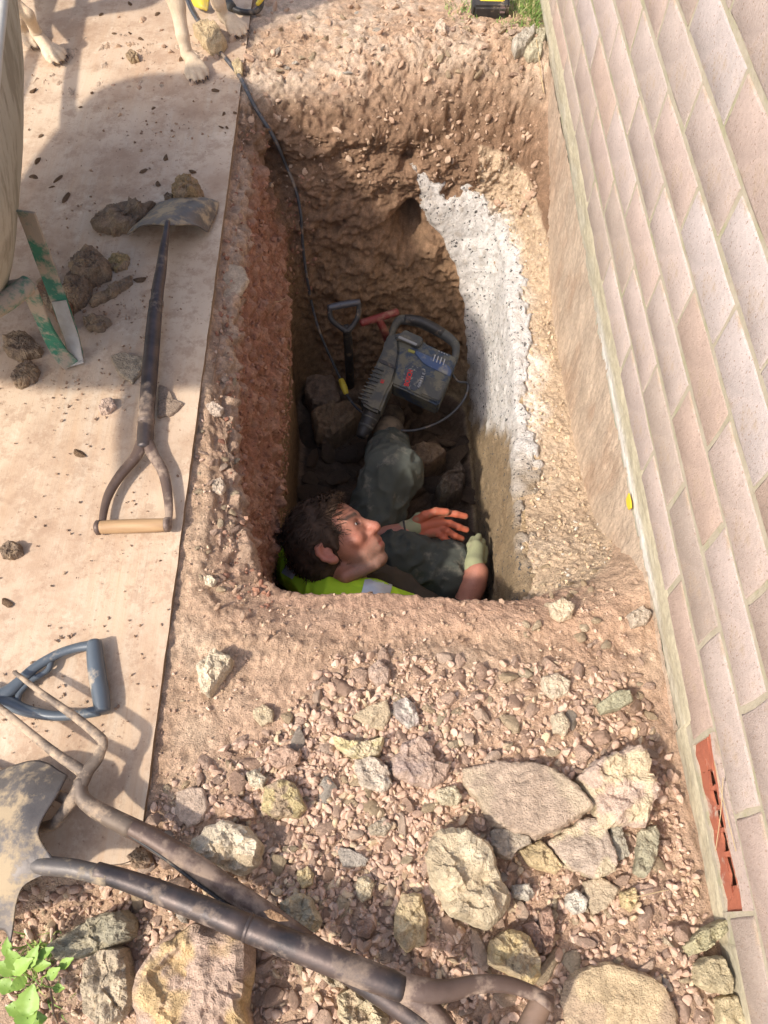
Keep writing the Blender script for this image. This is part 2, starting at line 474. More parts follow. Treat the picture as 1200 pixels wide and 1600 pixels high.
CLAY = (0.33, 0.23, 0.14)
M = dict(
    soil=mat("soil", src='attr', var=0.5, scale=35, rough=0.95, bump=1.0, bscale=90, bump2=1.0, b2scale=380, dist=0.007, spec=0.15),
    rock=mat("rock", src='object', var=0.3, scale=1.2, rough=0.95, bump=0.9, bscale=3.5, bump2=0.8, b2scale=12, dist=0.16, spec=0.06),
    rockv=mat("rock_mottled", src='attr', var=0.5, scale=45, rough=0.93, bump=1.0, bscale=120, bump2=1.0, b2scale=420, dist=0.006, spec=0.2),
    gravel=mat("gravel", src='attr', var=0.35, scale=90, rough=0.93, bump=0.5, bscale=300, dist=0.002, spec=0.2),
    concrete=mat("concrete", src='attr', var=0.3, scale=28, rough=0.93, bump=1.0, bscale=75, bump2=0.9, b2scale=300, dist=0.009, spec=0.2,
                 specks=(0.13, 0.12, 0.11), speck_scale=95, speck_amt=0.0),
    brick=mat("brick_face", src='object', var=0.2, scale=16, rough=0.92, bump=0.9, bscale=260, bump2=0.8, b2scale=800, dist=0.0035, spec=0.15,
              specks=(0.33, 0.235, 0.185), speck_scale=190, speck_amt=0.0, dust=(0.42, 0.315, 0.225), dust_amt=0.16, dust_scale=8),
    mortar=mat("mortar", (0.33, 0.285, 0.205), (0.40, 0.345, 0.26), var=0.8, scale=30, rough=0.95, bump=0.7, bscale=140, bump2=0.5, b2scale=600, dist=0.003,
               dust=(0.31, 0.285, 0.18), dust_amt=0.35, dust_scale=14),
    plinth=mat("plinth_mortar", src='attr', var=0.35, scale=30, rough=0.95, bump=0.8, bscale=90, bump2=0.5, b2scale=400, dist=0.004, stretch=(1, .35, 1)),
    footing=mat("muddy_footing", src='attr', var=0.4, scale=16, rough=0.95, bump=1.0, bscale=80, bump2=0.9, b2scale=330, dist=0.006, stretch=(1, .9, .6)),
    redbrick=mat("red_brick_core", (0.36, 0.115, 0.06), (0.25, 0.075, 0.045), var=0.6, scale=30, rough=0.93, bump=0.6, bscale=150, dist=0.003,
                 dust=(0.42, 0.33, 0.25), dust_amt=0.22, dust_scale=22),
    ply=None,
    steel=mat("worn_painted_steel", (0.042, 0.036, 0.036), (0.11, 0.08, 0.068), var=0.8, scale=22, rough=0.45, metal=0.55, bump=0.25, bscale=160, dist=0.0015,
              dust=(0.21, 0.155, 0.115), dust_amt=0.28, dust_scale=14, spec=0.5, rough_var=0.12),
    rust=mat("rusty_brown_steel", (0.085, 0.055, 0.042), (0.14, 0.095, 0.075), var=0.7, scale=16, rough=0.5, metal=0.3, bump=0.35, bscale=140, dist=0.002,
             dust=(0.26, 0.19, 0.14), dust_amt=0.35, dust_scale=16, spec=0.45),
    blade=mat("muddy_blade", (0.085, 0.075, 0.07), (0.16, 0.135, 0.115), var=0.7, scale=14, rough=0.5, metal=0.35, bump=0.3, bscale=120, dist=0.002,
              dust=(0.33, 0.25, 0.155), dust_amt=0.48, dust_scale=16, spec=0.4),
    tine=mat("dusty_tine", (0.12, 0.09, 0.07), (0.22, 0.17, 0.125), var=0.7, scale=18, rough=0.6, metal=0.3, bump=0.4, bscale=140, dist=0.002,
             dust=(0.38, 0.28, 0.19), dust_amt=0.5, dust_scale=20),
    wood=mat("worn_wood", (0.42, 0.27, 0.14), (0.27, 0.155, 0.075), var=0.9, scale=40, rough=0.6, bump=0.4, bscale=160, dist=0.001, stretch=(.12, 1, 1)),
    greyplastic=mat("grey_plastic", (0.085, 0.10, 0.115), (0.065, 0.08, 0.095), var=0.4, scale=25, rough=0.38, bump=0.15, bscale=300, dist=0.0008,
                    dust=(0.33, 0.27, 0.2), dust_amt=0.12, dust_scale=18, spec=0.5),
    black=mat("black_rubber", (0.018, 0.018, 0.02), (0.05, 0.045, 0.04), var=0.5, scale=40, rough=0.5, bump=0.2, bscale=250, dist=0.001,
              dust=(0.22, 0.17, 0.12), dust_amt=0.2, dust_scale=25),
    cable=mat("dusty_cable", (0.085, 0.088, 0.095), (0.04, 0.04, 0.045), var=0.6, scale=30, rough=0.55, bump=0.2, bscale=200, dist=0.001,
              dust=(0.24, 0.18, 0.13), dust_amt=0.3, dust_scale=20),
    tray=mat("dusty_barrow_tray", (0.30, 0.28, 0.215), (0.40, 0.36, 0.285), var=0.6, scale=5, rough=0.8, bump=0.4, bscale=40, bump2=0.3, b2scale=260, dist=0.003,
             dust=(0.23, 0.20, 0.145), dust_amt=0.42, dust_scale=12, dust_stretch=(1, 1, .4)),
    green=mat("flaking_green_paint", (0.03, 0.17, 0.095), (0.02, 0.10, 0.07), var=0.5, scale=30, rough=0.6, bump=0.6, bscale=80, dist=0.002,
              dust=(0.29, 0.235, 0.175), dust_amt=0.55, dust_scale=18),
    hammer=mat("dusty_blue_housing", (0.03, 0.05, 0.085), (0.035, 0.045, 0.06), var=0.6, scale=20, rough=0.6, bump=0.25, bscale=130, dist=0.0015,
               dust=(0.125, 0.12, 0.095), dust_amt=0.6, dust_scale=22),
    hammergrey=mat("dusty_grey_metal", (0.052, 0.056, 0.056), (0.085, 0.082, 0.074), var=0.6, scale=22, rough=0.7, bump=0.3, bscale=130, dist=0.0015,
                   dust=(0.14, 0.13, 0.10), dust_amt=0.5, dust_scale=20),
    badge=mat("grimy_badge", (0.25, 0.26, 0.27), (0.4, 0.4, 0.4), var=0.8, scale=60, rough=0.6, bump=0.1, bscale=200),
    redink=mat("red_lettering", (0.62, 0.03, 0.025), (0.42, 0.03, 0.03), var=0.5, scale=60, rough=0.6, bump=0.0),
    redplastic=mat("red_plastic", (0.19, 0.03, 0.026), (0.13, 0.026, 0.022), var=0.5, scale=20, rough=0.5, bump=0.15, bscale=160, dist=0.001,
                   dust=(0.25, 0.13, 0.09), dust_amt=0.3, dust_scale=20),
    yellow=mat("yellow_plastic", (0.72, 0.55, 0.05), (0.6, 0.45, 0.06), var=0.5, scale=20, rough=0.5, bump=0.1, bscale=200, dust=(0.5, 0.4, 0.2), dust_amt=0.15),
    skin=mat("skin", src='attr', var=0.2, scale=45, rough=0.55, bump=0.35, bscale=220, bump2=0.2, b2scale=900, dist=0.0012, spec=0.4, translucent=0.06),
    hair=mat("dark_hair", (0.024, 0.015, 0.010), (0.075, 0.046, 0.03), var=0.6, scale=50, rough=0.7, bump=0.3, bscale=300, dist=0.001, spec=0.2),
    hivis=mat("hi_vis_yellow", (0.40, 0.62, 0.025), (0.30, 0.48, 0.03), var=0.5, scale=10, rough=0.75, bump=0.4, bscale=60, dist=0.003, spec=0.2),
    reflective=mat("reflective_tape", (0.50, 0.53, 0.56), (0.36, 0.38, 0.42), var=0.6, scale=30, rough=0.4, metal=0.15, bump=0.2, bscale=150, dist=0.001),
    denim=mat("dusty_green_trousers", (0.085, 0.09, 0.075), (0.055, 0.060, 0.052), var=0.6, scale=14, rough=0.92, bump=0.4, bscale=60, bump2=0.4, b2scale=900, dist=0.003, spec=0.15,
              dust=(0.16, 0.15, 0.12), dust_amt=0.2, dust_scale=12),
    shirt=mat("brown_shirt", (0.07, 0.055, 0.04), (0.045, 0.036, 0.028), var=0.6, scale=14, rough=0.92, bump=0.4, bscale=50, dist=0.003, spec=0.15),
    boot=mat("muddy_boot", (0.045, 0.035, 0.028), (0.09, 0.07, 0.05), var=0.6, scale=20, rough=0.8, bump=0.5, bscale=90, dist=0.003, dust=(0.16, 0.12, 0.08), dust_amt=0.5),
    gloveknit=mat("pale_green_glove_knit", (0.30, 0.31, 0.17), (0.22, 0.22, 0.13), var=0.6, scale=20, rough=0.92, bump=0.5, bscale=260, dist=0.002, dust=(0.3, 0.24, 0.16), dust_amt=0.25),
    gloverubber=mat("orange_glove_rubber", (0.46, 0.12, 0.06), (0.30, 0.085, 0.05), var=0.6, scale=22, rough=0.6, bump=0.3, bscale=200, dist=0.0015,
                    dust=(0.30, 0.17, 0.10), dust_amt=0.35, dust_scale=22),
    fur=mat("pale_dog_fur", src='attr', var=0.2, scale=60, rough=0.8, bump=0.6, bscale=260, dist=0.0025, spec=0.2, stretch=(1, 1, .25)),
    claw=mat("dark_claw", (0.08, 0.05, 0.04), rough=0.5, bump=0),
    leaf=mat("lime_leaf", (0.23, 0.34, 0.05), (0.15, 0.25, 0.04), var=0.6, scale=30, rough=0.5, bump=0.3, bscale=90, dist=0.001, spec=0.4),
    grass=mat("grass_blade", src='attr', var=0.3, scale=40, rough=0.6, bump=0),
    straw=mat("dry_straw", (0.48, 0.36, 0.2), (0.33, 0.24, 0.13), var=0.6, scale=40, rough=0.8, bump=0),
    twig=mat("twig", (0.16, 0.10, 0.065), (0.25, 0.18, 0.12), var=0.6, scale=60, rough=0.85, bump=0.4, bscale=200, dist=0.001),
    gripdark=mat("dark_worn_wood", (0.20, 0.13, 0.09), (0.12, 0.08, 0.055), var=0.9, scale=40, rough=0.6, bump=0.4, bscale=160, dist=0.001, stretch=(.12, 1, 1)),
    clod=mat("damp_clod", (0.155, 0.10, 0.062), (0.24, 0.16, 0.09), var=0.7, scale=22, rough=0.85, bump=0.8, bscale=110, bump2=0.5, b2scale=400, dist=0.004, spec=0.3),
)

def ply_material():
    m = bpy.data.materials.new("dusty_plywood"); m.use_nodes = True
    nt = m.node_tree; N = nt.nodes; L = nt.links; bs = N["Principled BSDF"]
    tc = N.new("ShaderNodeTexCoord")
    def mapped(s, rot=0):
        q = N.new("ShaderNodeMapping"); q.inputs['Scale'].default_value = s; q.inputs['Rotation'].default_value = (0, 0, rot)
        L.new(tc.outputs['Object'], q.inputs[0]); return q.outputs[0]
    def noise(v, sc, d=6, r=.6):
        n = N.new("ShaderNodeTexNoise"); n.inputs['Scale'].default_value = sc; n.inputs['Detail'].default_value = d; n.inputs['Roughness'].default_value = r
        L.new(v, n.inputs['Vector']); return n.outputs['Fac']
    def rng(f, a, b, c=0, d=1):
        r = N.new("ShaderNodeMapRange"); r.inputs[1].default_value = a; r.inputs[2].default_value = b; r.inputs[3].default_value = c; r.inputs[4].default_value = d
        L.new(f, r.inputs[0]); return r.outputs[0]
    def mix(f, A, B):
        x = N.new("ShaderNodeMix"); x.data_type = 'RGBA'
        for s, v in ((0, f), (6, A), (7, B)):
            if hasattr(v, 'links'): L.new(v, x.inputs[s])
            else: x.inputs[s].default_value = v if s == 0 else (*v, 1)
        return x.outputs[2]
    plain = mapped((1, 1, 1)); grain = mapped((14, 0.7, 1)); grain2 = mapped((60, 1.3, 1))
    c = mix(rng(noise(grain, 3, 6), .35, .68), (0.49, 0.39, 0.285), (0.46, 0.315, 0.20))
    c = mix(rng(noise(grain2, 2, 4), .58, .66, 0, .45), c, (0.36, 0.24, 0.15))
    c = mix(rng(noise(plain, 2.3, 7, .62), .40, .62), c, (0.48, 0.36, 0.26))          # broad clay film
    c = mix(rng(noise(plain, 5.0, 10, .75), .46, .60, 0, .8), c, (0.37, 0.25, 0.165))
    c = mix(rng(noise(plain, 1.4, 8, .6), .47, .56, 0, .7), c, (0.57, 0.44, 0.315))
    c = mix(rng(noise(plain, 22, 8, .8), .50, .60, 0, .55), c, (0.31, 0.20, 0.13))   # trodden dirt
    c = mix(rng(noise(plain, 9.0, 8, .7), .60, .68, 0, .6), c, (0.62, 0.50, 0.37))     # scuffed pale patches
    c = mix(rng(noise(plain, 85, 3, .6), .66, .72, 0, .7), c, (0.22, 0.13, 0.08))      # specks
    L.new(c, bs.inputs['Base Color'])
    bs.inputs['Roughness'].default_value = 0.85; bs.inputs['Specular IOR Level'].default_value = .25
    b = N.new("ShaderNodeBump"); b.inputs['Strength'].default_value = .35; b.inputs['Distance'].default_value = .002
    L.new(noise(plain, 120, 8, .7), b.inputs['Height'])
    b2 = N.new("ShaderNodeBump"); b2.inputs['Strength'].default_value = .3; b2.inputs['Distance'].default_value = .002
    L.new(noise(grain2, 3, 5), b2.inputs['Height']); L.new(b.outputs[0], b2.inputs['Normal']); L.new(b2.outputs[0], bs.inputs['Normal'])
    return m
M['ply'] = ply_material()

# ================================================================ GROUND WITH THE PIT
# stations round the pit (clockwise from the near left corner), each a profile from the floor up and outward
ST = [
 # floor0              floor edge          low wall             upper wall            rim                   shoulder            outer1             outer2            outer3
 [(-.02,.72,-1.0), (-.27,.64,-1.0), (-.262,.63,-.6), (-.25,.615,-.25), (-.225,.597,-.05), (-.30,.50,.0), (-.62,-.36,0), (-2.5,-2.5,0), (-40,-40,0)],
 [(-.02,.90,-1.0), (-.285,.85,-1.0), (-.272,.85,-.65), (-.262,.85,-.34), (-.300,.85,-.045), (-.345,.85,0), (-1.0,.70,0), (-2.5,.2,0), (-40,-12,0)],
 [(-.01,1.15,-1.0), (-.290,1.18,-1.0), (-.275,1.18,-.65), (-.260,1.18,-.36), (-.338,1.18,-.035), (-.385,1.18,0), (-1.0,1.18,0), (-2.5,1.18,0), (-40,2,0)],
 [(.0,1.35,-1.0), (-.290,1.52,-1.0), (-.278,1.52,-.65), (-.262,1.54,-.36), (-.345,1.56,-.035), (-.39,1.56,0), (-1.0,1.70,0), (-2.5,2.3,0), (-40,18,0)],
 [(.0,1.45,-1.0), (-.29,1.74,-1.0), (-.285,1.82,-.62), (-.285,1.89,-.30), (-.315,1.95,-.055), (-.37,2.04,0), (-.95,3.1,0), (-2.5,4.8,0), (-40,42,0)],
 [(.0,1.47,-1.0), (-.06,1.79,-1.0), (-.06,1.86,-.60), (-.05,1.93,-.26), (-.05,2.00,-.09), (-.05,2.14,0), (-.2,3.2,0), (-.8,5,0), (-12,42,0)],
 [(.05,1.46,-1.0), (.14,1.80,-1.0), (.15,1.88,-.60), (.14,1.96,-.27), (.14,2.02,-.13), (.15,2.22,0), (.2,3.2,0), (.8,5,0), (12,42,0)],
 [(.08,1.42,-1.0), (.30,1.74,-1.0), (.345,1.83,-.62), (.375,1.92,-.38), (.43,2.00,-.25), (.53,2.28,-.02), (.95,3.1,0), (2.5,4.8,0), (40,42,0)],
 [(.08,1.30,-1.0), (.325,1.56,-1.0), (.365,1.60,-.65), (.392,1.64,-.385), (.518,1.66,-.365), (.56,1.72,0), (1.0,1.75,0), (2.5,2.3,0), (40,18,0)],
 [(.06,1.15,-1.0), (.325,1.25,-1.0), (.355,1.25,-.65), (.380,1.25,-.385), (.518,1.25,-.37), (.56,1.27,0), (1.0,1.2,0), (2.5,1.2,0), (40,4,0)],
 [(.04,.95,-1.0), (.31,.92,-1.0), (.325,.92,-.62), (.340,.92,-.34), (.518,.92,-.32), (.56,.9,0), (1.0,.75,0), (2.5,.4,0), (40,-9,0)],
 [(.03,.85,-1.0), (.30,.74,-1.0), (.31,.73,-.58), (.312,.73,-.25), (.48,.69,-.18), (.56,.66,-.02), (1.0,.3,0), (2.5,-.8,0), (40,-22,0)],
 [(.02,.72,-1.0), (.27,.63,-1.0), (.268,.61,-.6), (.262,.592,-.28), (.285,.570,-.09), (.42,.51,-.045), (.85,-.36,0), (2.5,-2.5,0), (40,-40,0)],
 [(.0,.70,-1.0), (.0,.60,-1.0), (.0,.59,-.6), (.0,.58,-.25), (.0,.568,-.05), (.02,.44,-.025), (.1,-.38,0), (0,-2.5,0), (0,-40,0)],
]
ST = np.array(ST, dtype=float)
SEG = [80, 95, 95, 90, 75, 60, 75, 80, 85, 85, 60, 75, 210, 210]
ROWN = [16, 60, 60, 60, 26, 185, 14, 10]
rows = [catmull(ST[:, j], SEG, closed=True) for j in range(ST.shape[1])]
NS = len(rows[0])
Gp, Tz = [], []
for j in range(len(ROWN)):
    t = np.linspace(0, 1, ROWN[j], endpoint=False)
    if j == 5: t = t ** 1.12
    if j >= 6: t = t ** 1.6
    for a in t:
        Gp.append(rows[j] * (1 - a) + rows[j + 1] * a); Tz.append(j + a)
Gp.append(rows[-1]); Tz.append(8.0)
G0 = np.array(Gp)                       # rows x stations x 3
Tz = np.array(Tz)
NR = len(G0)
# soften the profile's corners
for _ in range(5):
    w = np.clip((5.6 - np.abs(Tz - 3.2) * 1.6), 0, 1)[1:-1, None, None] * 0.5
    G0[1:-1] = G0[1:-1] * (1 - w) + 0.5 * w * (G0[:-2] + G0[2:])
dT = np.gradient(G0, axis=0)
dS = (np.roll(G0, -1, 1) - np.roll(G0, 1, 1)) * 0.5
Nn = np.cross(dT, dS); Nn /= np.linalg.norm(Nn, axis=2)[..., None] + 1e-12
if Nn[-20, :, 2].mean() < 0: Nn = -Nn
X, Y, Z = [G0[..., i].ravel() for i in range(3)]
Pf = G0.reshape(-1, 3)
T = np.repeat(Tz, NS)
near_view = (T < 6.4)
sel = np.where(near_view)[0]
Ps = Pf[sel]; x, y, z, t = X[sel], Y[sel], Z[sel], T[sel]

# masks of what the soil is, by place
outer = sstep(4.2, 5.0, t)
flo = 1 - sstep(.9, 1.15, t)
left = sstep(.18, .24, -x) * (1 - outer) * (1 - flo) * (1 - sstep(1.80, 1.9, y)) * sstep(.56, .64, y)
far = sstep(1.72, 1.84, y) * (1 - outer) * (1 - flo)
n1 = fbm(Ps, 6, 4, 1); n2 = fbm(Ps, 22, 3, 2); n3 = fbm(Ps, 70, 2, 3)
redup = left * sstep(-.42, -.33, z + .05 * n2)
wl1, wv1 = worley(Ps, 34, 5)
wl2, wv2 = worley(Ps + .003 * n2[:, None], 85, 6)
wl3, wv3 = worley(Ps, 170, 9)
Pst = Ps * [1, 1, 2.1] + .012 * n2[:, None]
rid = 1 - np.abs(perlin(Pst, 26, 51)) * 2.6; rid2 = 1 - np.abs(perlin(Pst, 60, 52)) * 2.6; wf, wfv = worley(Pst, 30, 53)

# where the concrete shows: far right corner and right hand face
def conc_line(zz):
    return np.interp(-zz, [.12, .16, .30, .42, .55, .75, .95, 1.1], [.13, .095, .135, .20, .262, .305, .325, .33])
topz = np.where(x > .25, np.interp(y, [.6, .75, .95, 1.1, 1.7, 1.8, 1.95, 2.1], [-.20, -.26, -.34, -.30, -.30, -.26, -.17, -.12]), np.interp(x, [.08, .25], [-.15, -.17]))
mC = np.minimum.reduce([(x - conc_line(z)) / .02, (topz - z + .012) / .02, (3.30 + .10 * np.interp(y, [.9, 1.2, 1.7], [-1.6, 0, 1]) - t + .42 * n1 + .10 * n2) / .16, (t - 1.02) / .08]) + .9 * n2
mC = np.clip(mC, 0, 1) * sstep(.58, .64, y) * (x > .05)

disp = np.zeros(len(sel))
farz0 = sstep(1.95, 2.05, y) * sstep(2.5, 2.3, y)
amp_clod = .003 + .011 * redup + .002 * far + .012 * flo
lump = (.55 - wl1) * (0.5 + wv1)
disp += amp_clod * 1.5 * lump
disp += (.0028 + .006 * redup + .003 * far) * (.6 - wl2) * (0.4 + wv2)
disp += (.010 * redup + .020 * far + .010 * flo + .003 * outer) * n1 * 1.3
disp += (.005 + .006 * redup + .007 * far) * n2
disp += far * (.007 * rid + .0045 * rid2 + .012 * (wfv - .5) * sstep(.75, .45, wf)) + redup * (.007 * rid + .004 * rid2)
disp += outer * farz0 * (.013 * (wfv - .5) * sstep(.75, .45, wf) + .008 * rid + .005 * rid2)
disp += outer * (1 - farz0) * (.0035 * rid + .002 * rid2)
disp += .0026 * n3 + .0016 * (.6 - wl3)
# strata ledges in the far wall
disp += far * .010 * np.sin(z * 55 + 5 * n1) * sstep(-.9, -.2, z)
smoothface = left * (1 - redup) + ((x > .25) & (t < 3.1) & (t > 1)) * 1.0 * (1 - far)
disp *= 1 - .72 * np.clip(smoothface, 0, 1)
disp *= 1 - .8 * mC
# near lip stays crisp, ledge is gritty
ledge = ((t > 2.95) & (t < 4.1) & (x > .3) & (y > .6)).astype(float)
disp += ledge * .003 * (.6 - wl2)
# keep the soil tucked behind the masonry
behind = sstep(.495, .515, x) * (t < 6.4) * (y > -.5)
disp *= 1 - .9 * behind
Q = Ps + Nn.reshape(-1, 3)[sel] * disp[:, None]
# hollows: the dark void beside the concrete, the undercut far left corner
def dent(c, r, depth, direction):
    d = (((Ps - np.array(c)) / np.array(r)) ** 2).sum(1)
    Q[:] += np.exp(-d * 1.4)[:, None] * np.array(direction) * depth
dent((.10, 1.93, -.37), (.05, .14, .075), .17, (0, 1, 0))
dent((.09, 1.99, -.17), (.028, .1, .03), .06, (0, 1, -.2))
dent((-.30, 1.96, -.16), (.06, .12, .08), .10, (-.6, .8, 0))
dent((-.31, .70, -.20), (.05, .12, .10), .045, (-1, 0, 0))
dent((-.30, .98, -.17), (.05, .07, .07), .030, (-1, 0, 0))
# gentle relief of the open ground
def relief(P):
    P = np.asarray(P)
    q = np.column_stack([P[:, 0], P[:, 1], np.zeros(len(P))])
    r = .008 * fbm(q, 3.3, 3, 31) 
    r += .022 * np.exp(-(((P[:, 0] + .19) / .10) ** 2 + ((P[:, 1] - .50) / .07) ** 2))      # mound at the near left corner
    r -= .020 * np.exp(-(((P[:, 0] - .18) / .30) ** 2 + ((P[:, 1] - .475) / .035) ** 2))    # worn trough behind the lip
    r += .018 * np.exp(-(((P[:, 0] - .05) / .22) ** 2 + ((P[:, 1] - 2.28) / .10) ** 2))
    r -= .012 * sstep(.40, .5, P[:, 0]) * sstep(.45, .3, P[:, 1])
    r -= .030 * sstep(.10, .03, P[:, 1]) * sstep(-.30, -.40, P[:, 0])
    return r
Q[:, 2] += relief(Ps) * outer

# soil colour
def mixc(c, m, d): return c * (1 - m[:, None]) + np.array(d) * m[:, None]
c = np.tile(np.array([.47, .32, .212]), (len(sel), 1))
c = mixc(c, sstep(-.2, .5, n1), (.53, .385, .265))
c = mixc(c, sstep(.0, .5, fbm(Ps, 3, 3, 44)) * .6, (.43, .27, .175))
pinkz = outer * sstep(.44, .34, y) * sstep(-.33, -.2, x)
c = mixc(c, pinkz * .7, (.47, .315, .215))
farz = outer * sstep(1.95, 2.05, y)
c = mixc(c, farz * .6 * sstep(-.3, .3, n1 + n2), (.54, .42, .315))
c = mixc(c, farz * sstep(2.22, 2.0, y + .06 * n1) * sstep(.0, .15, x) * .6, (.33, .215, .15))
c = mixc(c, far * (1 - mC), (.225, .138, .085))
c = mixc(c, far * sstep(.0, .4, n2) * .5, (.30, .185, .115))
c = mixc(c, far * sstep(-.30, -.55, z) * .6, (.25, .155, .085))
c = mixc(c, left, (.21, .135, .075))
c = mixc(c, redup, (.315, .155, .10))
c = mixc(c, redup * sstep(.1, .5, n2 + .4 * wv1) * .6, (.42, .25, .17))
c = mixc(c, left * sstep(-.09, -.03, z + .02 * n2) * .8, (.46, .335, .235))
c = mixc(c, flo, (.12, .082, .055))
c = mixc(c, ledge, (.49, .36, .24))
c = mixc(c, ledge * sstep(.1, .4, n1) * .6, (.54, .42, .30))
c = mixc(c, ledge * sstep(3.62, 3.1, t + .5 * n1) * sstep(.95, 1.25, y) * .75, (.74, .66, .56))
rightface = ((x > .25) & (t < 3.1) & (t > 1)) * (1 - far)
c = mixc(c, rightface * (1 - mC), (.42, .30, .17))
nearface = sstep(.60, .57, y) * (t < 4.3) * (t > 1)
c = mixc(c, nearface, (.43, .275, .185))
lip = np.exp(-((t - 4.4) / .5) ** 2) * sstep(.62, .5, y)
c = mixc(c, lip * .6, (.44, .275, .19))
c *= (1 + .22 * n3 + .12 * (wv2 - .5) + .1 * (wv3 - .5))[:, None]
c *= (1 - .25 * sstep(.55, .95, wl2))[:, None]        # darker towards the boundaries between crumbs
CC = np.tile(np.array([.34, .25, .16]), (len(Pf), 1)); CC[sel] = np.clip(c, .02, .9)
PP = Pf.copy(); PP[sel] = Q
gi = np.arange(NR * NS).reshape(NR, NS)
a_, b_ = gi[:-1], gi[1:]
GF = np.stack([a_, np.roll(a_, -1, 1), np.roll(b_, -1, 1), b_], -1).reshape(-1, 4)
tri_c = len(PP)
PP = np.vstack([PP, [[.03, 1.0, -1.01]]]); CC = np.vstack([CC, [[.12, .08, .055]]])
F3 = np.stack([np.full(NS, tri_c), np.roll(gi[0], -1), gi[0]], 1)
# consistent upward facing
nz = np.cross(PP[GF[-5, 1]] - PP[GF[-5, 0]], PP[GF[-5, 2]] - PP[GF[-5, 0]])[2]
if nz < 0: GF = GF[:, ::-1]; F3 = F3[:, ::-1]
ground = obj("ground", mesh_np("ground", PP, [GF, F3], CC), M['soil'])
tag(ground, kind='structure')

# coarse copy of the surface for setting things down
ks, kr = 4, 3
sub = PP[:-1].reshape(NR, NS, 3)[::kr, ::ks]
hh, ww = sub.shape[:2]
ii = np.arange(hh * ww).reshape(hh, ww)
q_ = np.stack([ii[:-1], np.roll(ii, -1, 1)[:-1], np.roll(ii, -1, 1)[1:], ii[1:]], -1).reshape(-1, 4)
BVH = BVHTree.FromPolygons([Vector(v) for v in sub.reshape(-1, 3)], [tuple(int(k) for k in r) for r in q_])

def hit(u, v, off=0.0):
    d = Vector(ray(u, v)).normalized()
    loc, n, i, dist = BVH.ray_cast(Vector(CO), d)
    if loc is None: return at(u, v)
    return np.array(loc - d * off)

def gz(x_, y_, top=.6):
    loc, n, i, d = BVH.ray_cast(Vector((x_, y_, top)), Vector((0, 0, -1)))
    return loc.z if loc is not None else (-1.0 if abs(x_) < .2 and .6 < y_ < 1.75 else 0.0)

# ---------------------------------------------------------------- concrete footing, a crust standing off the soil
cmask = np.zeros(len(Pf)); cmask[sel] = mC
Cm = cmask.reshape(NR, NS)
Nf = Nn.reshape(-1, 3)
off_c = -.014 + .026 * sstep(0, .8, cmask)
use = np.where(cmask > -1)[0]
vis = (Cm > .02)
quad_on = vis[:-1] | vis[1:] | np.roll(vis, -1, 1)[:-1] | np.roll(vis, -1, 1)[1:]
fc = np.stack([gi[:-1], np.roll(gi, -1, 1)[:-1], np.roll(gi, -1, 1)[1:], gi[1:]], -1)[quad_on]
ids = np.unique(fc)
rm = np.full(NR * NS, -1); rm[ids] = np.arange(len(ids))
Pc = Pf[ids]
cn1 = fbm(Pc, 14, 4, 61); cn2 = fbm(Pc, 45, 3, 62); cw, cwv = worley(Pc, 60, 63); cw2, cwv2 = worley(Pc, 28, 64)
Vc = Pc + Nf[ids] * (off_c[ids] + .010 * cn1 + .004 * cn2 + .004 * (.6 - cw) * cwv + .007 * (.5 - cw2) * (cwv2 - .2))[:, None]
white = np.array([.84, .79, .73]); tanc = np.array([.40, .29, .175])
xx, yy, zz = Pc.T
wm = sstep(-.02, .10, zz - np.interp(yy, [.6, .75, .95, 1.1, 1.25, 1.4, 1.6, 2.0], [-.20, -.265, -.375, -.43, -.53, -.72, -.95, -.8]) + .07 * cn1)
cc = tanc * (1 - wm[:, None]) + white * wm[:, None]
cc = mixc(cc, wm * sstep(.15, .5, cn2) * .45, (.55, .46, .36))
cc = mixc(cc, sstep(.10, -.02, xx - conc_line(zz)) * .35 * (yy > 1.7), (.40, .31, .23))
cc = mixc(cc, (1 - wm) * sstep(.0, .5, cn1) * .5, (.36, .245, .135))
footing = obj("concrete_footing", mesh_np("concrete_footing", Vc, rm[fc], np.clip(cc, 0, .85)), M['concrete'])
tag(footing, "rough white concrete footing exposed down the right side of the pit", "footing")

# ================================================================ BRICK WALL
WX = .510
CH, BL, Z0 = .0945, .255, .018
wall = thing("brick_wall", "long pinkish beige brick wall with pale mortar rising along the right of the pit", "wall", (.51, 1.3, 0))
wall['kind'] = 'thing'
mx0, mx1 = WX + .0022, WX + .21
V, Fc = merge([box_arrays((mx0, -1.2, -.045), (mx1, .0205, Z0 + CH)), box_arrays((mx0, .2645, -.045), (mx1, 3.6, Z0 + CH)), box_arrays((mx0, -1.2, Z0 + CH + .00001), (mx1, 3.6, 1.16)), box_arrays((WX + .09, .0206, -.045), (mx1, .2644, Z0 + CH - .0001)), box_arrays((mx0 + .001, .0206, -.045), (WX + .0899, .2644, .012))])
obj("mortar", mesh_np("mortar", V, Fc, smooth=False), M['mortar'], wall, world=True)

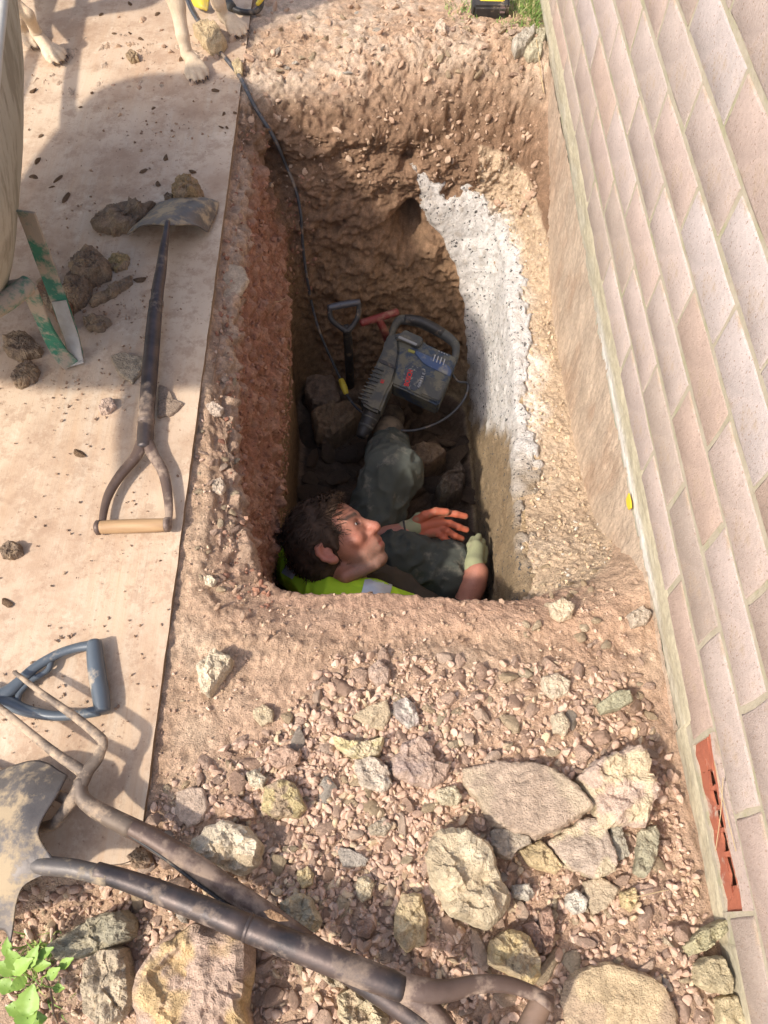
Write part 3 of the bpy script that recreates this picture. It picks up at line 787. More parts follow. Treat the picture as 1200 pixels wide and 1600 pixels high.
def brick_mesh(seed, L=BL - .0100, Hh=CH - .0112, depth=.10):
    r = random.Random(seed)
    b = bmesh.new()
    us = [0, .012, .2, .4, .6, .8, .988, 1]; vs_ = [0, .035, .5, .965, 1]; n, k = len(us), len(vs_)
    # front face grid with nibbled edges, plain sides
    fr = []
    for i in range(n):
        row = []
        for j in range(k):
            yy_ = -L / 2 + L * us[i]; zz_ = -Hh / 2 + Hh * vs_[j]
            e = (i in (0, n - 1)) or (j in (0, k - 1))
            dx = r.uniform(-.0003, .0003) + (.0016 if e else 0)
            if e: yy_ += r.uniform(-.0022, .0022); zz_ += r.uniform(-.0020, .0020)
            row.append(b.verts.new((dx, yy_, zz_)))
        fr.append(row)
    for i in range(n - 1):
        for j in range(k - 1): b.faces.new((fr[i][j], fr[i][j + 1], fr[i + 1][j + 1], fr[i + 1][j]))
    loop = [fr[i][0] for i in range(n)] + [fr[n - 1][j] for j in range(1, k)] + [fr[i][k - 1] for i in range(n - 2, -1, -1)] + [fr[0][j] for j in range(k - 2, 0, -1)]
    m1 = [b.verts.new((v.co.x + .0022, v.co.y * 1.003, v.co.z * 1.006)) for v in loop]
    bk = [b.verts.new((depth, v.co.y, v.co.z)) for v in m1]
    for A, B in ((loop, m1), (m1, bk)):
        for i in range(len(A)): b.faces.new((A[i], A[(i + 1) % len(A)], B[(i + 1) % len(A)], B[i]))
    bmesh.ops.recalc_face_normals(b, faces=b.faces)
    me = bpy.data.meshes.new("brick"); b.to_mesh(me); b.free()
    me.materials.append(M['brick'])
    me.polygons.foreach_set("use_smooth", [True] * len(me.polygons))
    return me
BM = [brick_mesh(k) for k in range(9)]
tones = [(.49, .40, .335), (.51, .42, .355), (.49, .385, .315), (.52, .435, .375), (.47, .375, .305), (.50, .405, .335), (.52, .43, .36)]
rb = random.Random(4)
for c_ in range(12):
    zc = Z0 + CH * (c_ + .5)
    k0 = .015 + (BL / 2 if c_ % 2 else 0)
    for k in range(-4, 14):
        yc = k0 + BL * (k + .5)
        if yc > 3.45 or yc < -1.05: continue
        if c_ == 0 and k == 0:
            continue
        o = link(bpy.data.objects.new("brick", rb.choice(BM)), wall)
        o.location = (WX - .51 + rb.uniform(-.0006, .0006), yc - 1.3 + rb.uniform(-.002, .002), zc + rb.uniform(-.001, .001))
        o.rotation_euler = (rb.gauss(0, .003), rb.gauss(0, .003), rb.gauss(0, .0015))
        t_ = rb.choice(tones); f_ = rb.uniform(.93, 1.08)
        if c_ < 2 and rb.random() < .6: t_ = (.43, .35, .28)
        if c_ > 2 and rb.random() < .35: t_ = (.55, .475, .42)
        if rb.random() < .07: t_ = (.48, .365, .285)
        o.color = (t_[0] * f_ * .93, t_[1] * f_ * .91, t_[2] * f_ * .94, 1)
# the broken brick: upper half of the face left, lower half gone to the red core
yc = .015 + BL * .5; zc = Z0 + CH * .5
L_, H_ = BL - .0100, CH - .0112
bb = thing("x", "", "")
bpy.data.objects.remove(bb)
b = bmesh.new()
pr = [(-L_ / 2, .012), (-L_ * .38, .018), (-L_ * .2, .013), (0, .018), (L_ * .2, .020), (L_ * .40, .025), (L_ / 2, .031)]
fr, bk = [], []
for p in pr: fr.append(b.verts.new((0, p[0], p[1])))
fr2 = [b.verts.new((0, p[0], H_ / 2)) for p in pr]
bk = [b.verts.new((.026, v.co.y, v.co.z - .001)) for v in fr]; bk2 = [b.verts.new((.09, v.co.y, v.co.z)) for v in fr2]
for i in range(len(pr) - 1):
    b.faces.new((fr[i], fr[i + 1], fr2[i + 1], fr2[i])); b.faces.new((fr[i + 1], fr[i], bk[i], bk[i + 1])); b.faces.new((fr2[i], fr2[i + 1], bk2[i + 1], bk2[i]))
b.faces.new((fr[0], fr2[0], bk2[0], bk[0])); b.faces.new((fr[-1], bk[-1], bk2[-1], fr2[-1]))
bmesh.ops.recalc_face_normals(b, faces=b.faces)
broken = obj("brick", b, M['brick'], wall)
broken.location = (0, yc - 1.3, zc); broken.color = (.50, .39, .33, 1)
broken['label'] = "brick with the lower half of its face broken away to a slotted red core"
# red core with slots: bars left standing between recesses
core_parts = []
z_lo, z_hi = -H_ / 2 - .012, .037
core_parts.append(box_arrays((.030, -L_ / 2, z_lo), (.09, L_ / 2, z_hi)))                 # back
core_parts.append(box_arrays((.0065, -L_ / 2, z_lo), (.0105, L_ / 2, -.026)))               # lower rib
core_parts.append(box_arrays((.0035, -L_ / 2, .0050), (.0295, L_ / 2, .0365)))            # upper rib
ys = [-L_ / 2, -L_ * .36, -L_ * .20, -L_ * .17, -L_ * .06, -L_ * .035, L_ * .07, L_ * .095, L_ * .19, L_ * .215, L_ * .31, L_ / 2]
for i in range(0, len(ys), 2):
    core_parts.append(box_arrays((.0075, ys[i] if i else -L_ / 2, z_lo + .001), (.0295, ys[i + 1] if i else -L_ * .36, .0055)))
V, Fc = merge(core_parts)
me = mesh_np("broken_core", V, Fc, smooth=False)
bme = bmesh.new(); bme.from_mesh(me)
bmesh.ops.subdivide_edges(bme, edges=[e for e in bme.edges if e.calc_length() > .03], cuts=14)
for v in bme.verts:
    if v.co.x < .02:
        v.co.x += .0016 * math.sin(v.co.y * 140 + v.co.z * 300) + rb.uniform(-.0009, .0009); v.co.z += rb.uniform(-.0012, .0012)
bme.to_mesh(me); bme.free()
core = obj("broken_core", me, M['redbrick'], broken)

# plinth mortar smeared along the foot of the wall
ny, nzz = 900, 26
yy = np.linspace(-.9, 3.4, ny); tt = np.linspace(0, 1, nzz)
Yg, Tg = np.meshgrid(yy, tt, indexing='ij')
flat = np.column_stack([np.zeros(Yg.size), Yg.ravel(), Tg.ravel()])
lowz = np.interp(Yg, [-.5, .27, .5, .7, 1.15, 1.5, 1.75, 2.0, 2.4], [-.045, -.035, -.04, -.056, -.066, -.050, -.034, -.018, -.014]) + .004 * fbm(flat * [1, 1, 0], 9, 3, 71).reshape(Yg.shape)
lowz = np.where(Yg < .30, np.interp(Yg, [-.5, .26, .30], [-.06, -.055, -.052]), lowz)
hiz = Z0 + .020 + .022 * sstep(1.2, 2.2, Yg) + .010 * fbm(flat * [1, 1, 0], 6, 3, 72).reshape(Yg.shape) * sstep(.3, .5, Yg)
hiz = np.where((Yg > -.02) & (Yg < .30), Z0 - .018, hiz)
Zg = lowz + (hiz - lowz) * Tg
bulge = np.sin(np.clip(Tg, 0, 1) * math.pi) ** .6
nz1 = fbm(np.column_stack([np.zeros(Yg.size), Yg.ravel() * .4, Zg.ravel()]), 30, 4, 73).reshape(Yg.shape)
nz2 = fbm(np.column_stack([np.zeros(Yg.size), Yg.ravel(), Zg.ravel()]), 80, 3, 74).reshape(Yg.shape)
ext = np.interp(Yg, [-.9, .25, .33, 1.3, 2.5], [.004, .004, .007, .006, .010])
Xg = WX + .003 - bulge * (ext + .003 * nz1 + .0015 * nz2)
Vp = np.stack([Xg, Yg, Zg], -1).reshape(-1, 3)
ip = np.arange(ny * nzz).reshape(ny, nzz)
fp = np.stack([ip[:-1, :-1], ip[:-1, 1:], ip[1:, 1:], ip[1:, :-1]], -1).reshape(-1, 4)
n1p, n2p = nz1.ravel(), nz2.ravel(); tp, yp = Tg.ravel(), Yg.ravel()
cp = np.tile(np.array([.40, .355, .265]), (len(Vp), 1))
cp = mixc(cp, sstep(.2, .75, tp + .5 * n1p) * .6, (.35, .295, .185))
cp = mixc(cp, np.exp(-((tp - .35 - .2 * n1p) / .16) ** 2) * sstep(.45, .6, yp) * sstep(1.35, 1.1, yp) * .9, (.62, .58, .52))
cp = mixc(cp, sstep(.20, .02, tp) * .75, (.22, .30, .19))
cp = mixc(cp, sstep(.12, .02, tp) * sstep(.1, .5, n1p) * .8, (.40, .52, .42))
cp = mixc(cp, sstep(.1, .5, n2p + n1p * .5) * .35, (.22, .19, .14))
plinth = obj("plinth", mesh_np("plinth", Vp, fp, np.clip(cp, 0, .8)), M['plinth'], wall, world=True)
plinth['label'] = "greenish grey mortar smear along the foot of the wall"

# muddy face of the buried footing below the bricks
ny, nzz = 460, 120
yy = np.linspace(.30, 2.36, ny); tt = np.linspace(-.50, -.028, nzz)
Yg, Zg = np.meshgrid(yy, tt, indexing='ij')
flat = np.column_stack([np.zeros(Yg.size), Yg.ravel(), Zg.ravel() * .45])
f1 = fbm(flat, 9, 4, 81); f2 = fbm(flat, 40, 3, 82); f3 = fbm(flat * [1, 3, 1], 20, 3, 83)
Xg = .5095 + .003 * np.clip(f1, -1, .6) + .0030 * f2 + .003 * f3
Vp = np.stack([Xg, Yg.ravel(), Zg.ravel()], -1)
ip = np.arange(ny * nzz).reshape(ny, nzz)
fp = np.stack([ip[:-1, :-1], ip[:-1, 1:], ip[1:, 1:], ip[1:, :-1]], -1).reshape(-1, 4)
cp = np.tile(np.array([.45, .345, .25]), (len(Vp), 1))
cp = mixc(cp, sstep(-.1, .5, f1), (.38, .265, .18)); cp = mixc(cp, sstep(.0, .5, f3) * .6, (.49, .375, .27))
cp = mixc(cp, sstep(1.5, 2.0, Yg.ravel() + .2 * f1) * .4, (.38, .27, .19))
ff = obj("footing_face", mesh_np("footing_face", Vp, fp, np.clip(cp, 0, .8)), M['footing'], wall, world=True)
ff['label'] = "clay smeared footing below the lowest brick course"

# ================================================================ STONES
def ico(sub):
    b = bmesh.new(); bmesh.ops.create_icosphere(b, subdivisions=sub, radius=1.0)
    V = np.array([v.co[:] for v in b.verts]); Fc = np.array([[v.index for v in f.verts] for f in b.faces]); b.free()
    return V, Fc
ICO = {k: ico(k) for k in (1, 2, 3, 4)}

def cut_stone(seed, sub=3, planes=9, flat=.62, rough=.05, elong=1.35):
    """angular stone: a ball cut by random planes"""
    r = np.random.default_rng(seed)
    V, Fc = ICO[sub]; V = V.copy()
    for _ in range(planes):
        n = r.normal(size=3); n /= np.linalg.norm(n); d = r.uniform(.42, .80)
        s = V @ n; m = s > d
        V[m] -= np.outer(s[m] - d, n) * .93
    V *= [elong * r.uniform(.85, 1.15), r.uniform(.8, 1.1), flat * r.uniform(.75, 1.2)]
    if rough:
        V *= (1 + rough * fbm(V + seed, 1.9, 3, seed % 97))[:, None]
    return V, Fc

PINK = [(.55, .385, .285), (.56, .39, .285), (.50, .335, .24), (.58, .43, .32), (.53, .37, .275), (.48, .32, .23)]
TAN = [(.52, .40, .265), (.55, .43, .29), (.48, .36, .235), (.52, .39, .25)]
OCH = [(.53, .42, .28), (.55, .44, .30), (.50, .39, .26)]
GREY = [(.45, .38, .30), (.49, .42, .34), (.42, .35, .28), (.56, .49, .40)]
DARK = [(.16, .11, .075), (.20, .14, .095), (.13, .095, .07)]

def rock_outline(name, px, h, colour, label=None, cat='rock', tilt=(0, 0), mottle=None, zb=None, seed=0, rough=1.0, edge=.12, group=None, m=None, parent=None, top_noise=1.0):
    """stone with the outline it has in plan, its own thickness and a rounded, chipped top.  px: outline as seen, on the ground plane"""
    c0 = np.mean(px, 0)
    if zb is None:
        g0 = at(c0[0], c0[1], h * .6); zb = gz(g0[0], g0[1])
    P = np.array([at(u, v, zb + h * .75)[:2] for u, v in px])
    cen = P.mean(0)
    area = .5 * sum(P[i, 0] * P[(i + 1) % len(P), 1] - P[(i + 1) % len(P), 0] * P[i, 1] for i in range(len(P)))
    if area < 0: P = P[::-1]
    n = 96
    # resample outline evenly, corners kept fairly sharp
    PP_ = np.vstack([P, P[0]]); seg = np.linalg.norm(np.diff(PP_, axis=0), axis=1); L = np.concatenate([[0], np.cumsum(seg)])
    s = np.linspace(0, L[-1], n, endpoint=False)
    O = np.column_stack([np.interp(s, L, PP_[:, 0]), np.interp(s, L, PP_[:, 1])])
    for _ in range(1): O = .5 * O + .25 * (np.roll(O, 1, 0) + np.roll(O, -1, 0))
    R = np.sqrt(abs(area) / math.pi)
    n = 96
    O3 = np.column_stack([O, np.full(n, seed * 3.1)])
    O = cen + (O - cen) * (1 + .05 * rough * fbm(O3, 1.6 / R, 4, seed, .7))[:, None]
    rings = [(.90, -.35), (1.0, .05), (1.01, .38), (1 - edge * .15, .68), (1 - edge * .6, .88), (1 - edge * 1.5, .97)]
    k = 20
    for j in range(1, k): rings.append(((1 - edge * 1.5) * (1 - j / k), .985 + .02 * j / k))
    V = []
    for sc, hh_ in rings:
        V.append(np.column_stack([cen + (O - cen) * sc, np.full(n, hh_ * h)]))
    V = np.vstack(V + [np.array([[cen[0], cen[1], h]])])
    Q4 = []
    for j in range(len(rings) - 1):
        for i in range(n): Q4.append((j * n + i, j * n + (i + 1) % n, (j + 1) * n + (i + 1) % n, (j + 1) * n + i))
    b0 = (len(rings) - 1) * n
    T3 = [(b0 + i, b0 + (i + 1) % n, len(V) - 1) for i in range(n)]
    lz = V[:, 2] / h
    D = V - [cen[0], cen[1], h * .4]; D /= np.linalg.norm(D, axis=1)[:, None] + 1e-9
    ks = 1.0 / R
    wa, wv = worley(V + seed, 2.0 * ks, seed); fn = fbm(V + seed, 1.3 * ks, 4, seed + 3); ff_ = fbm(V, 90, 3, seed + 9)
    rg1 = 1 - np.abs(perlin(V, 55, seed + 21)) * 2.4; rg2 = 1 - np.abs(perlin(V, 120, seed + 22)) * 2.4; wc, wcv = worley(V, 95, seed + 23)
    V = V + D * (rough * (.055 * R * fn + .05 * R * (wv - .5) * sstep(.7, .5, wa) + .0014 * ff_ + min(.0018, .05 * R) * rg1 + min(.0010, .03 * R) * rg2 + .0016 * (wcv - .5) * sstep(.6, .4, wc)))[:, None]
    V[:, 2] += sstep(.6, 1, lz) * top_noise * h * (.30 * fn + .14 * (wv - .5))
    V[:, 2] += (V[:, 0] - cen[0]) * tilt[0] + (V[:, 1] - cen[1]) * tilt[1]
    colour = np.array(colour) * .93; lum = colour.mean(); colour = (lum + (colour - lum) * .84) * [1.24, 1.20, 1.12]
    if mottle is not None: mottle = np.array(mottle) * .93; mottle = (mottle.mean() + (mottle - mottle.mean()) * .82) * [1.24, 1.20, 1.12]
    c = np.tile(colour, (len(V), 1)) * (1 + .22 * fbm(V, 28, 3, seed + 5) + .16 * ff_ + .10 * (wcv - .5))[:, None]
    if mottle is not None:
        mm = sstep(-.02, .18, fbm(V + seed * 2, .9 * ks, 3, seed + 8)); c = c * (1 - mm[:, None]) + np.array(mottle) * mm[:, None]
    dusty = sstep(.1, -.1, lz); c = c * (1 - .4 * dusty[:, None]) + np.array([.42, .31, .22]) * .4 * dusty[:, None]
    off = np.array([cen[0], cen[1], zb]); V[:, :2] -= cen
    o = obj(name, mesh_np(name, V, [np.array(Q4), np.array(T3)], np.clip(c, .02, .85), smooth=False), m or M['rockv'], parent)
    o.location = off
    if label: tag(o, label, cat, group)
    return o, cen, R

BIG = []   # (centre, radius) kept clear of pebbles
def big(px, h, col, label, **kw):
    name = kw.pop('name', 'rock')
    o, c_, R_ = rock_outline(name, px, h, col, label, seed=len(BIG) + 1, **kw)
    BIG.append((c_, R_, np.array([at(u, v, .015)[:2] for u, v in px])))
    return o

big([(718, 1196), (790, 1186), (862, 1196), (893, 1222), (925, 1262), (905, 1276), (835, 1310), (775, 1288), (748, 1250), (722, 1222)], .034, (.40, .30, .225),
    "largest flat slab, gritty pinkish brown with a pale broken left edge", mottle=(.43, .335, .235), tilt=(.10, -.14), edge=.05, top_noise=.35, name='stone_slab')
big([(856, 1314), (915, 1278), (943, 1284), (958, 1330), (960, 1362), (932, 1370), (888, 1356)], .030, (.42, .33, .26),
    "broken slab touching the lower right corner of the largest flat slab", mottle=(.50, .41, .27), tilt=(.1, -.12), edge=.05, top_noise=.4, name='stone_slab')
big([(768, 1300), (790, 1290), (828, 1308), (830, 1318), (806, 1328), (800, 1342), (782, 1338), (770, 1320)], .024, (.42, .35, .27),
    "small grey brown slab fragment just below the largest flat slab", edge=.08, name='stone_slab')
big([(812, 1330), (845, 1312), (860, 1330), (880, 1352), (868, 1364), (830, 1352)], .022, (.52, .40, .22), "ochre lump wedged between two broken slabs")
big([(905, 1214), (928, 1196), (950, 1180), (985, 1164), (1010, 1168), (1014, 1206), (1036, 1238), (1018, 1252), (1012, 1286), (975, 1284), (942, 1292), (930, 1262)], .048, (.50, .37, .295),
    "pink crumbly rock with a yellow patch, nearest the brick wall", mottle=(.55, .44, .28), rough=1.5)
big([(690, 1296), (730, 1292), (768, 1318), (778, 1360), (800, 1402), (790, 1425), (768, 1450), (735, 1440), (700, 1420), (678, 1384), (664, 1330)], .075, (.47, .38, .25),
    "large rounded yellowish boulder in the middle of the rubble", mottle=(.53, .45, .31), rough=1.1, edge=.22)
big([(770, 1472), (800, 1452), (826, 1462), (844, 1500), (845, 1528), (828, 1545), (795, 1520), (766, 1508)], .055, (.50, .39, .20),
    "ochre yellow rock above the wooden grip of the black shovel", mottle=(.40, .31, .19), edge=.2)
big([(630, 1396), (658, 1398), (668, 1440), (664, 1472), (636, 1488), (616, 1462), (618, 1426)], .036, (.50, .39, .22), "rounded yellowish stone to the left of the large boulder", mottle=(.45, .34, .2), edge=.2)
big([(298, 1316), (326, 1290), (350, 1281), (380, 1290), (406, 1320), (398, 1350), (372, 1364), (335, 1352), (302, 1340)], .050, (.55, .47, .35),
    "whitish yellow rock just above the fork socket", mottle=(.48, .38, .25), edge=.2, rough=1.3)
big([(414, 1230), (440, 1216), (462, 1226), (476, 1262), (462, 1275), (430, 1276), (408, 1262)], .036, (.47, .38, .19), "ochre stone among pink pebbles left of centre", mottle=(.38, .28, .18), edge=.15)
big([(308, 1040), (336, 1012), (362, 1028), (356, 1044), (336, 1066), (324, 1083), (312, 1074)], .040, (.54, .45, .32), "pale buff stone on bare earth beside the board, alone", rough=1.2, edge=.15)
big([(277, 1238), (300, 1230), (318, 1234), (324, 1262), (312, 1284), (292, 1292), (275, 1270)], .014, (.44, .33, .255), "flat pinkish stone near the lower corner of the board", edge=.08, top_noise=.3)
big([(436, 1410), (470, 1396), (488, 1408), (502, 1440), (492, 1456), (462, 1452), (438, 1432)], .036, (.42, .36, .25), "grey and yellow stone resting against the shovel shaft", mottle=(.5, .42, .27), edge=.18)
big([(240, 1480), (276, 1462), (310, 1440), (352, 1452), (386, 1470), (390, 1520), (382, 1570), (396, 1625), (300, 1640), (222, 1620), (206, 1560), (214, 1520)], .085, (.43, .30, .225),
    "biggest boulder at the bottom left, pink grit over orange clay", mottle=(.52, .355, .16), edge=.14, rough=1.2, top_noise=.7)
big([(134, 1502), (160, 1481), (192, 1482), (200, 1512), (204, 1560), (190, 1590), (162, 1604), (130, 1584), (128, 1540)], .055, (.47, .38, .26), "upright buff stone between the weeds and the biggest boulder", mottle=(.41, .33, .23), edge=.14)
big([(118, 1448), (150, 1432), (190, 1424), (210, 1440), (206, 1462), (176, 1480), (130, 1492), (90, 1500), (76, 1478)], .045, (.36, .315, .215), "olive grey rock under the shovel socket", mottle=(.30, .27, .19), edge=.12, rough=1.3)
big([(528, 1556), (548, 1545), (580, 1562), (606, 1590), (600, 1612), (560, 1620), (530, 1590)], .045, (.49, .40, .25), "yellow buff rock below the middle of the shovel shaft", mottle=(.43, .32, .2), edge=.16)
big([(500, 1508), (520, 1512), (544, 1530), (540, 1545), (516, 1540), (496, 1524)], .030, (.46, .37, .25), "small buff stone showing under the shovel shaft", edge=.15)
big([(521, 1150), (546, 1158), (580, 1158), (598, 1152), (594, 1178), (570, 1186), (548, 1180), (526, 1168)], .026, (.54, .45, .29), "pale stone with a yellow edge at the centre of the rubble", mottle=(.57, .48, .25), edge=.14)
big([(556, 1186), (585, 1184), (604, 1196), (612, 1224), (596, 1236), (568, 1226), (558, 1206)], .026, (.44, .36, .285), "knobbly grey stone touching the pale yellow edged stone", mottle=(.53, .45, .36), rough=1.6, edge=.15)
big([(612, 1188), (632, 1164), (655, 1152), (672, 1162), (680, 1186), (702, 1196), (696, 1216), (672, 1228), (642, 1220), (616, 1212)], .030, (.42, .30, .235), "pinkish conglomerate lump with pebbles set in it", mottle=(.37, .27, .23), rough=1.5, edge=.15)
big([(552, 1118), (578, 1102), (604, 1094), (610, 1116), (600, 1140), (574, 1138)], .016, (.47, .37, .24), "flat tan stone in the upper middle of the gravel", edge=.1, top_noise=.4)
big([(614, 1098), (634, 1090), (650, 1104), (656, 1130), (638, 1138), (620, 1122)], .020, (.37, .31, .28), "grey purple stone right of the flat tan one", mottle=(.5, .46, .4), edge=.14)
big([(576, 1042), (592, 1030), (610, 1044), (608, 1064), (590, 1072), (576, 1056)], .020, (.44, .32, .25), "smooth rounded pink stone at the top of the gravel", edge=.25, rough=.6)
big([(684, 1232), (712, 1226), (722, 1244), (716, 1258), (690, 1256), (680, 1244)], .020, (.52, .45, .31), "small whitish stone left of the largest flat slab", edge=.18)
big([(524, 1322), (546, 1326), (576, 1342), (572, 1352), (536, 1354)], .012, (.37, .325, .28), "grey wedge shaped shard in the pink gravel", edge=.1, top_noise=.3)
big([(558, 1374), (572, 1366), (584, 1380), (580, 1402), (566, 1410), (556, 1394)], .020, (.51, .43, .29), "pale oval stone above the shovel shaft middle", edge=.2)
big([(464, 1362), (480, 1352), (490, 1366), (488, 1382), (472, 1388), (464, 1376)], .018, (.50, .40, .22), "small ochre stone left of the pale oval stone", edge=.2)
big([(574, 1285 + 8), (600, 1276), (614, 1290), (600, 1306), (580, 1304)], .018, (.42, .35, .26), "brown grey stone near the left of the big boulder", edge=.2)
big([(935, 1100), (962, 1080), (984, 1078), (988, 1096), (966, 1108), (942, 1114)], .024, (.34, .32, .21), "flat olive green stone near the foot of the wall", edge=.08, top_noise=.3)
big([(846, 1060), (870, 1052), (892, 1064), (888, 1084), (864, 1090), (850, 1080)], .018, (.50, .41, .30), "buff stone in the earth above the olive green stone", edge=.15)
big([(862, 1118), (880, 1112), (892, 1130), (884, 1148), (866, 1142)], .018, (.50, .42, .30), "pale oval stone right of the middle of the gravel", edge=.2)
big([(860, 942), (880, 934), (898, 944), (894, 962), (876, 968), (862, 958)], .022, (.52, .42, .29), "buff stone on the soil ledge at the near right corner of the pit", edge=.18)
big([(982, 960), (1004, 946), (1018, 958), (1010, 974), (990, 978)], .022, (.42, .34, .26), "rounded stone at the near end of the muddy footing", edge=.2)
big([(1000, 1300), (1024, 1288), (1032, 1304), (1024, 1344), (1008, 1372), (992, 1362), (998, 1330)], .024, (.35, .32, .22), "long olive stone standing beside the pink crumbly rock", edge=.12)
big([(952, 1288), (968, 1284), (978, 1312), (984, 1336), (968, 1344), (954, 1318)], .020, (.37, .34, .27), "narrow grey stone below the pink crumbly rock", edge=.12)
big([(1070, 1478), (1092, 1456), (1128, 1436), (1140, 1440), (1132, 1458), (1104, 1484), (1078, 1496)], .030, (.38, .34, .20), "long olive wedge of stone pointing at the brick wall", edge=.1, tilt=(.2, .1))
big([(1090, 1508), (1106, 1496), (1132, 1496), (1144, 1530), (1146, 1552), (1112, 1550), (1090, 1536)], .030, (.44, .365, .22), "square buff stone at the foot of the wall, bottom right", edge=.07, top_noise=.3)
big([(1122, 1560), (1150, 1556), (1166, 1600), (1172, 1640), (1140, 1640), (1126, 1600)], .030, (.46, .375, .22), "buff stone cut by the bottom edge of the photo near the wall", edge=.07, top_noise=.3)
big([(900, 1520), (950, 1506), (1000, 1520), (1040, 1540), (1060, 1580), (1050, 1630), (960, 1640), (890, 1620), (880, 1560)], .020, (.48, .365, .22), "broad sandy slab sunk in the soil at the bottom", mottle=(.41, .30, .20), edge=.1, top_noise=.6, name='stone_slab')
big([(888, 1398), (902, 1390), (918, 1404), (916, 1424), (898, 1428), (884, 1414)], .022, (.55, .51, .44), "whitish grey stone below the broken slab", edge=.18)
big([(912, 1378), (940, 1370), (966, 1388), (960, 1404), (944, 1420), (926, 1430), (918, 1404)], .014, (.44, .35, .24), "flat tan flake under the broken slab", edge=.08, top_noise=.3)
big([(972, 1396), (992, 1386), (998, 1404), (988, 1424), (974, 1416)], .020, (.50, .39, .20), "small ochre stone to the right of the flat tan flake", edge=.2)
big([(800, 1384), (826, 1380), (836, 1396), (826, 1408), (802, 1402)], .020, (.52, .48, .41), "white speckled stone right of the large boulder", edge=.2)
big([(420, 1172), (446, 1166), (470, 1176), (466, 1190), (434, 1200), (420, 1190)], .020, (.42, .28, .205), "longest pink stone on the left of the gravel", edge=.14)
big([(350, 1250), (372, 1244), (396, 1262), (400, 1278), (376, 1280), (352, 1268)], .022, (.40, .26, .19), "pink brown stone above the whitish yellow rock", edge=.14)
big([(384, 1206), (400, 1202), (416, 1216), (410, 1230), (390, 1226)], .020, (.56, .49, .36), "small cream stone above the ochre stone", edge=.2)
big([(845, 1418 + 8), (862, 1420), (868, 1450), (862, 1486), (850, 1494), (844, 1466)], .030, (.41, .26, .19), "upright reddish pebble right of the ochre yellow rock", edge=.15)
big([(818, 1446), (836, 1440), (852, 1462), (846, 1488), (830, 1482)], .026, (.37, .24, .185), "dark pink pebble between the ochre rock and upright pebble", edge=.15)
big([(556, 1438 + 2), (578, 1434), (588, 1450), (576, 1466), (558, 1462)], .020, (.38, .245, .18), "pink block resting near the shovel shaft centre", edge=.1)
big([(395, 1110), (410, 1100), (426, 1108), (426, 1126), (408, 1132), (396, 1122)], .012, (.46, .37, .24), "dull tan stone half sunk in earth, upper left", edge=.2)
big([(345, 424), (360, 412), (380, 418), (388, 436), (376, 456), (360, 468), (346, 470), (352, 448)], .012, (.40, .30, .21), "flat stone poking from the soil beside the board edge", edge=.1, top_noise=.3)
big([(330, 750), (346, 746), (352, 758), (346, 770), (332, 768)], .016, (.50, .40, .31), "pale pink stone beside the board halfway down the pit", edge=.15)
big([(320, 632), (334, 628), (348, 636), (344, 646), (326, 646)], .014, (.48, .38, .30), "pink stone beside the board level with the flat brown shard", edge=.15)
big([(318, 900), (330, 898), (338, 906), (330, 914), (320, 912)], .013, (.60, .52, .38), "little cream stone beside the board at the near pit corner", edge=.2)
# far end
big([(800, 62), (818, 46), (836, 40), (834, 54), (822, 70), (806, 78)], .030, (.37, .33, .27), "grey stone touching the grass behind the pit", edge=.12)
big([(818, 78), (828, 56), (838, 42), (856, 44), (850, 66), (846, 82), (828, 84)], .035, (.38, .34, .24), "olive grey stone against the far end of the wall", edge=.12)
big([(680, 40), (690, 28), (696, 40), (696, 46), (682, 44)], .022, (.50, .40, .31), "small buff stone in front of the tape measure", edge=.15)
big([(824, 98), (838, 90), (856, 94), (858, 104), (850, 112), (842, 106), (828, 104)], .018, (.72, .70, .66), "white chalky lump against the brick wall at the far end", edge=.2, rough=1.6)
# on the board
def onboard(px, h, col, label, **kw):
    return big(px, h, col, label, zb=.016, **kw)
onboard([(172, 556), (196, 552), (226, 560), (224, 575), (206, 596), (188, 584)], .012, (.31, .24, .165), "flat brown grey shard on the board, left of the long shovel shaft", edge=.05, top_noise=.3)
onboard([(248, 600), (262, 606), (270, 624), (286, 630), (266, 648), (246, 650)], .008, (.26, .19, .14), "flat dark brown shard on the board, right of the shovel shaft", edge=.06, top_noise=.3)
onboard([(154, 634), (160, 624), (174, 620), (180, 632), (168, 642), (156, 644)], .016, (.50, .36, .28), "pink stone on the board below the flat grey shard", edge=.15)
onboard([(300, 40), (322, 30), (340, 40), (352, 58), (346, 70), (330, 74), (316, 62)], .036, (.44, .33, .19), "ochre stone on the board by the cable between the dog paws", edge=.15)
onboard([(362, 98), (372, 88), (378, 98), (378, 112), (368, 114)], .016, (.47, .36, .2), "small ochre stone at the board edge below the paw", edge=.15)

# dark stones in the pit
def pitrock(px, h, col, label, z, **kw):
    return big(px, h, col, label, zb=z, **kw)
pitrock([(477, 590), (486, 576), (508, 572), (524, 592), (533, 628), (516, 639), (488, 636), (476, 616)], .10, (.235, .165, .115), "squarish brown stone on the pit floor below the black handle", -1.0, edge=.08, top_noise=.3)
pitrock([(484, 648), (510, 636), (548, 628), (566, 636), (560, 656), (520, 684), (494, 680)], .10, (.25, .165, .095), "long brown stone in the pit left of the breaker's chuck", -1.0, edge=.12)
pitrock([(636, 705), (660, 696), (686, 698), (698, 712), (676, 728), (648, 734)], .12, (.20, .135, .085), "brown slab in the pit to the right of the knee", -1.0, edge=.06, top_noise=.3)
pitrock([(684, 752), (704, 738), (718, 722), (728, 738), (722, 770), (700, 778)], .09, (.17, .125, .09), "angular grey brown block on the pit floor above the gloved fingers", -1.0, edge=.1)
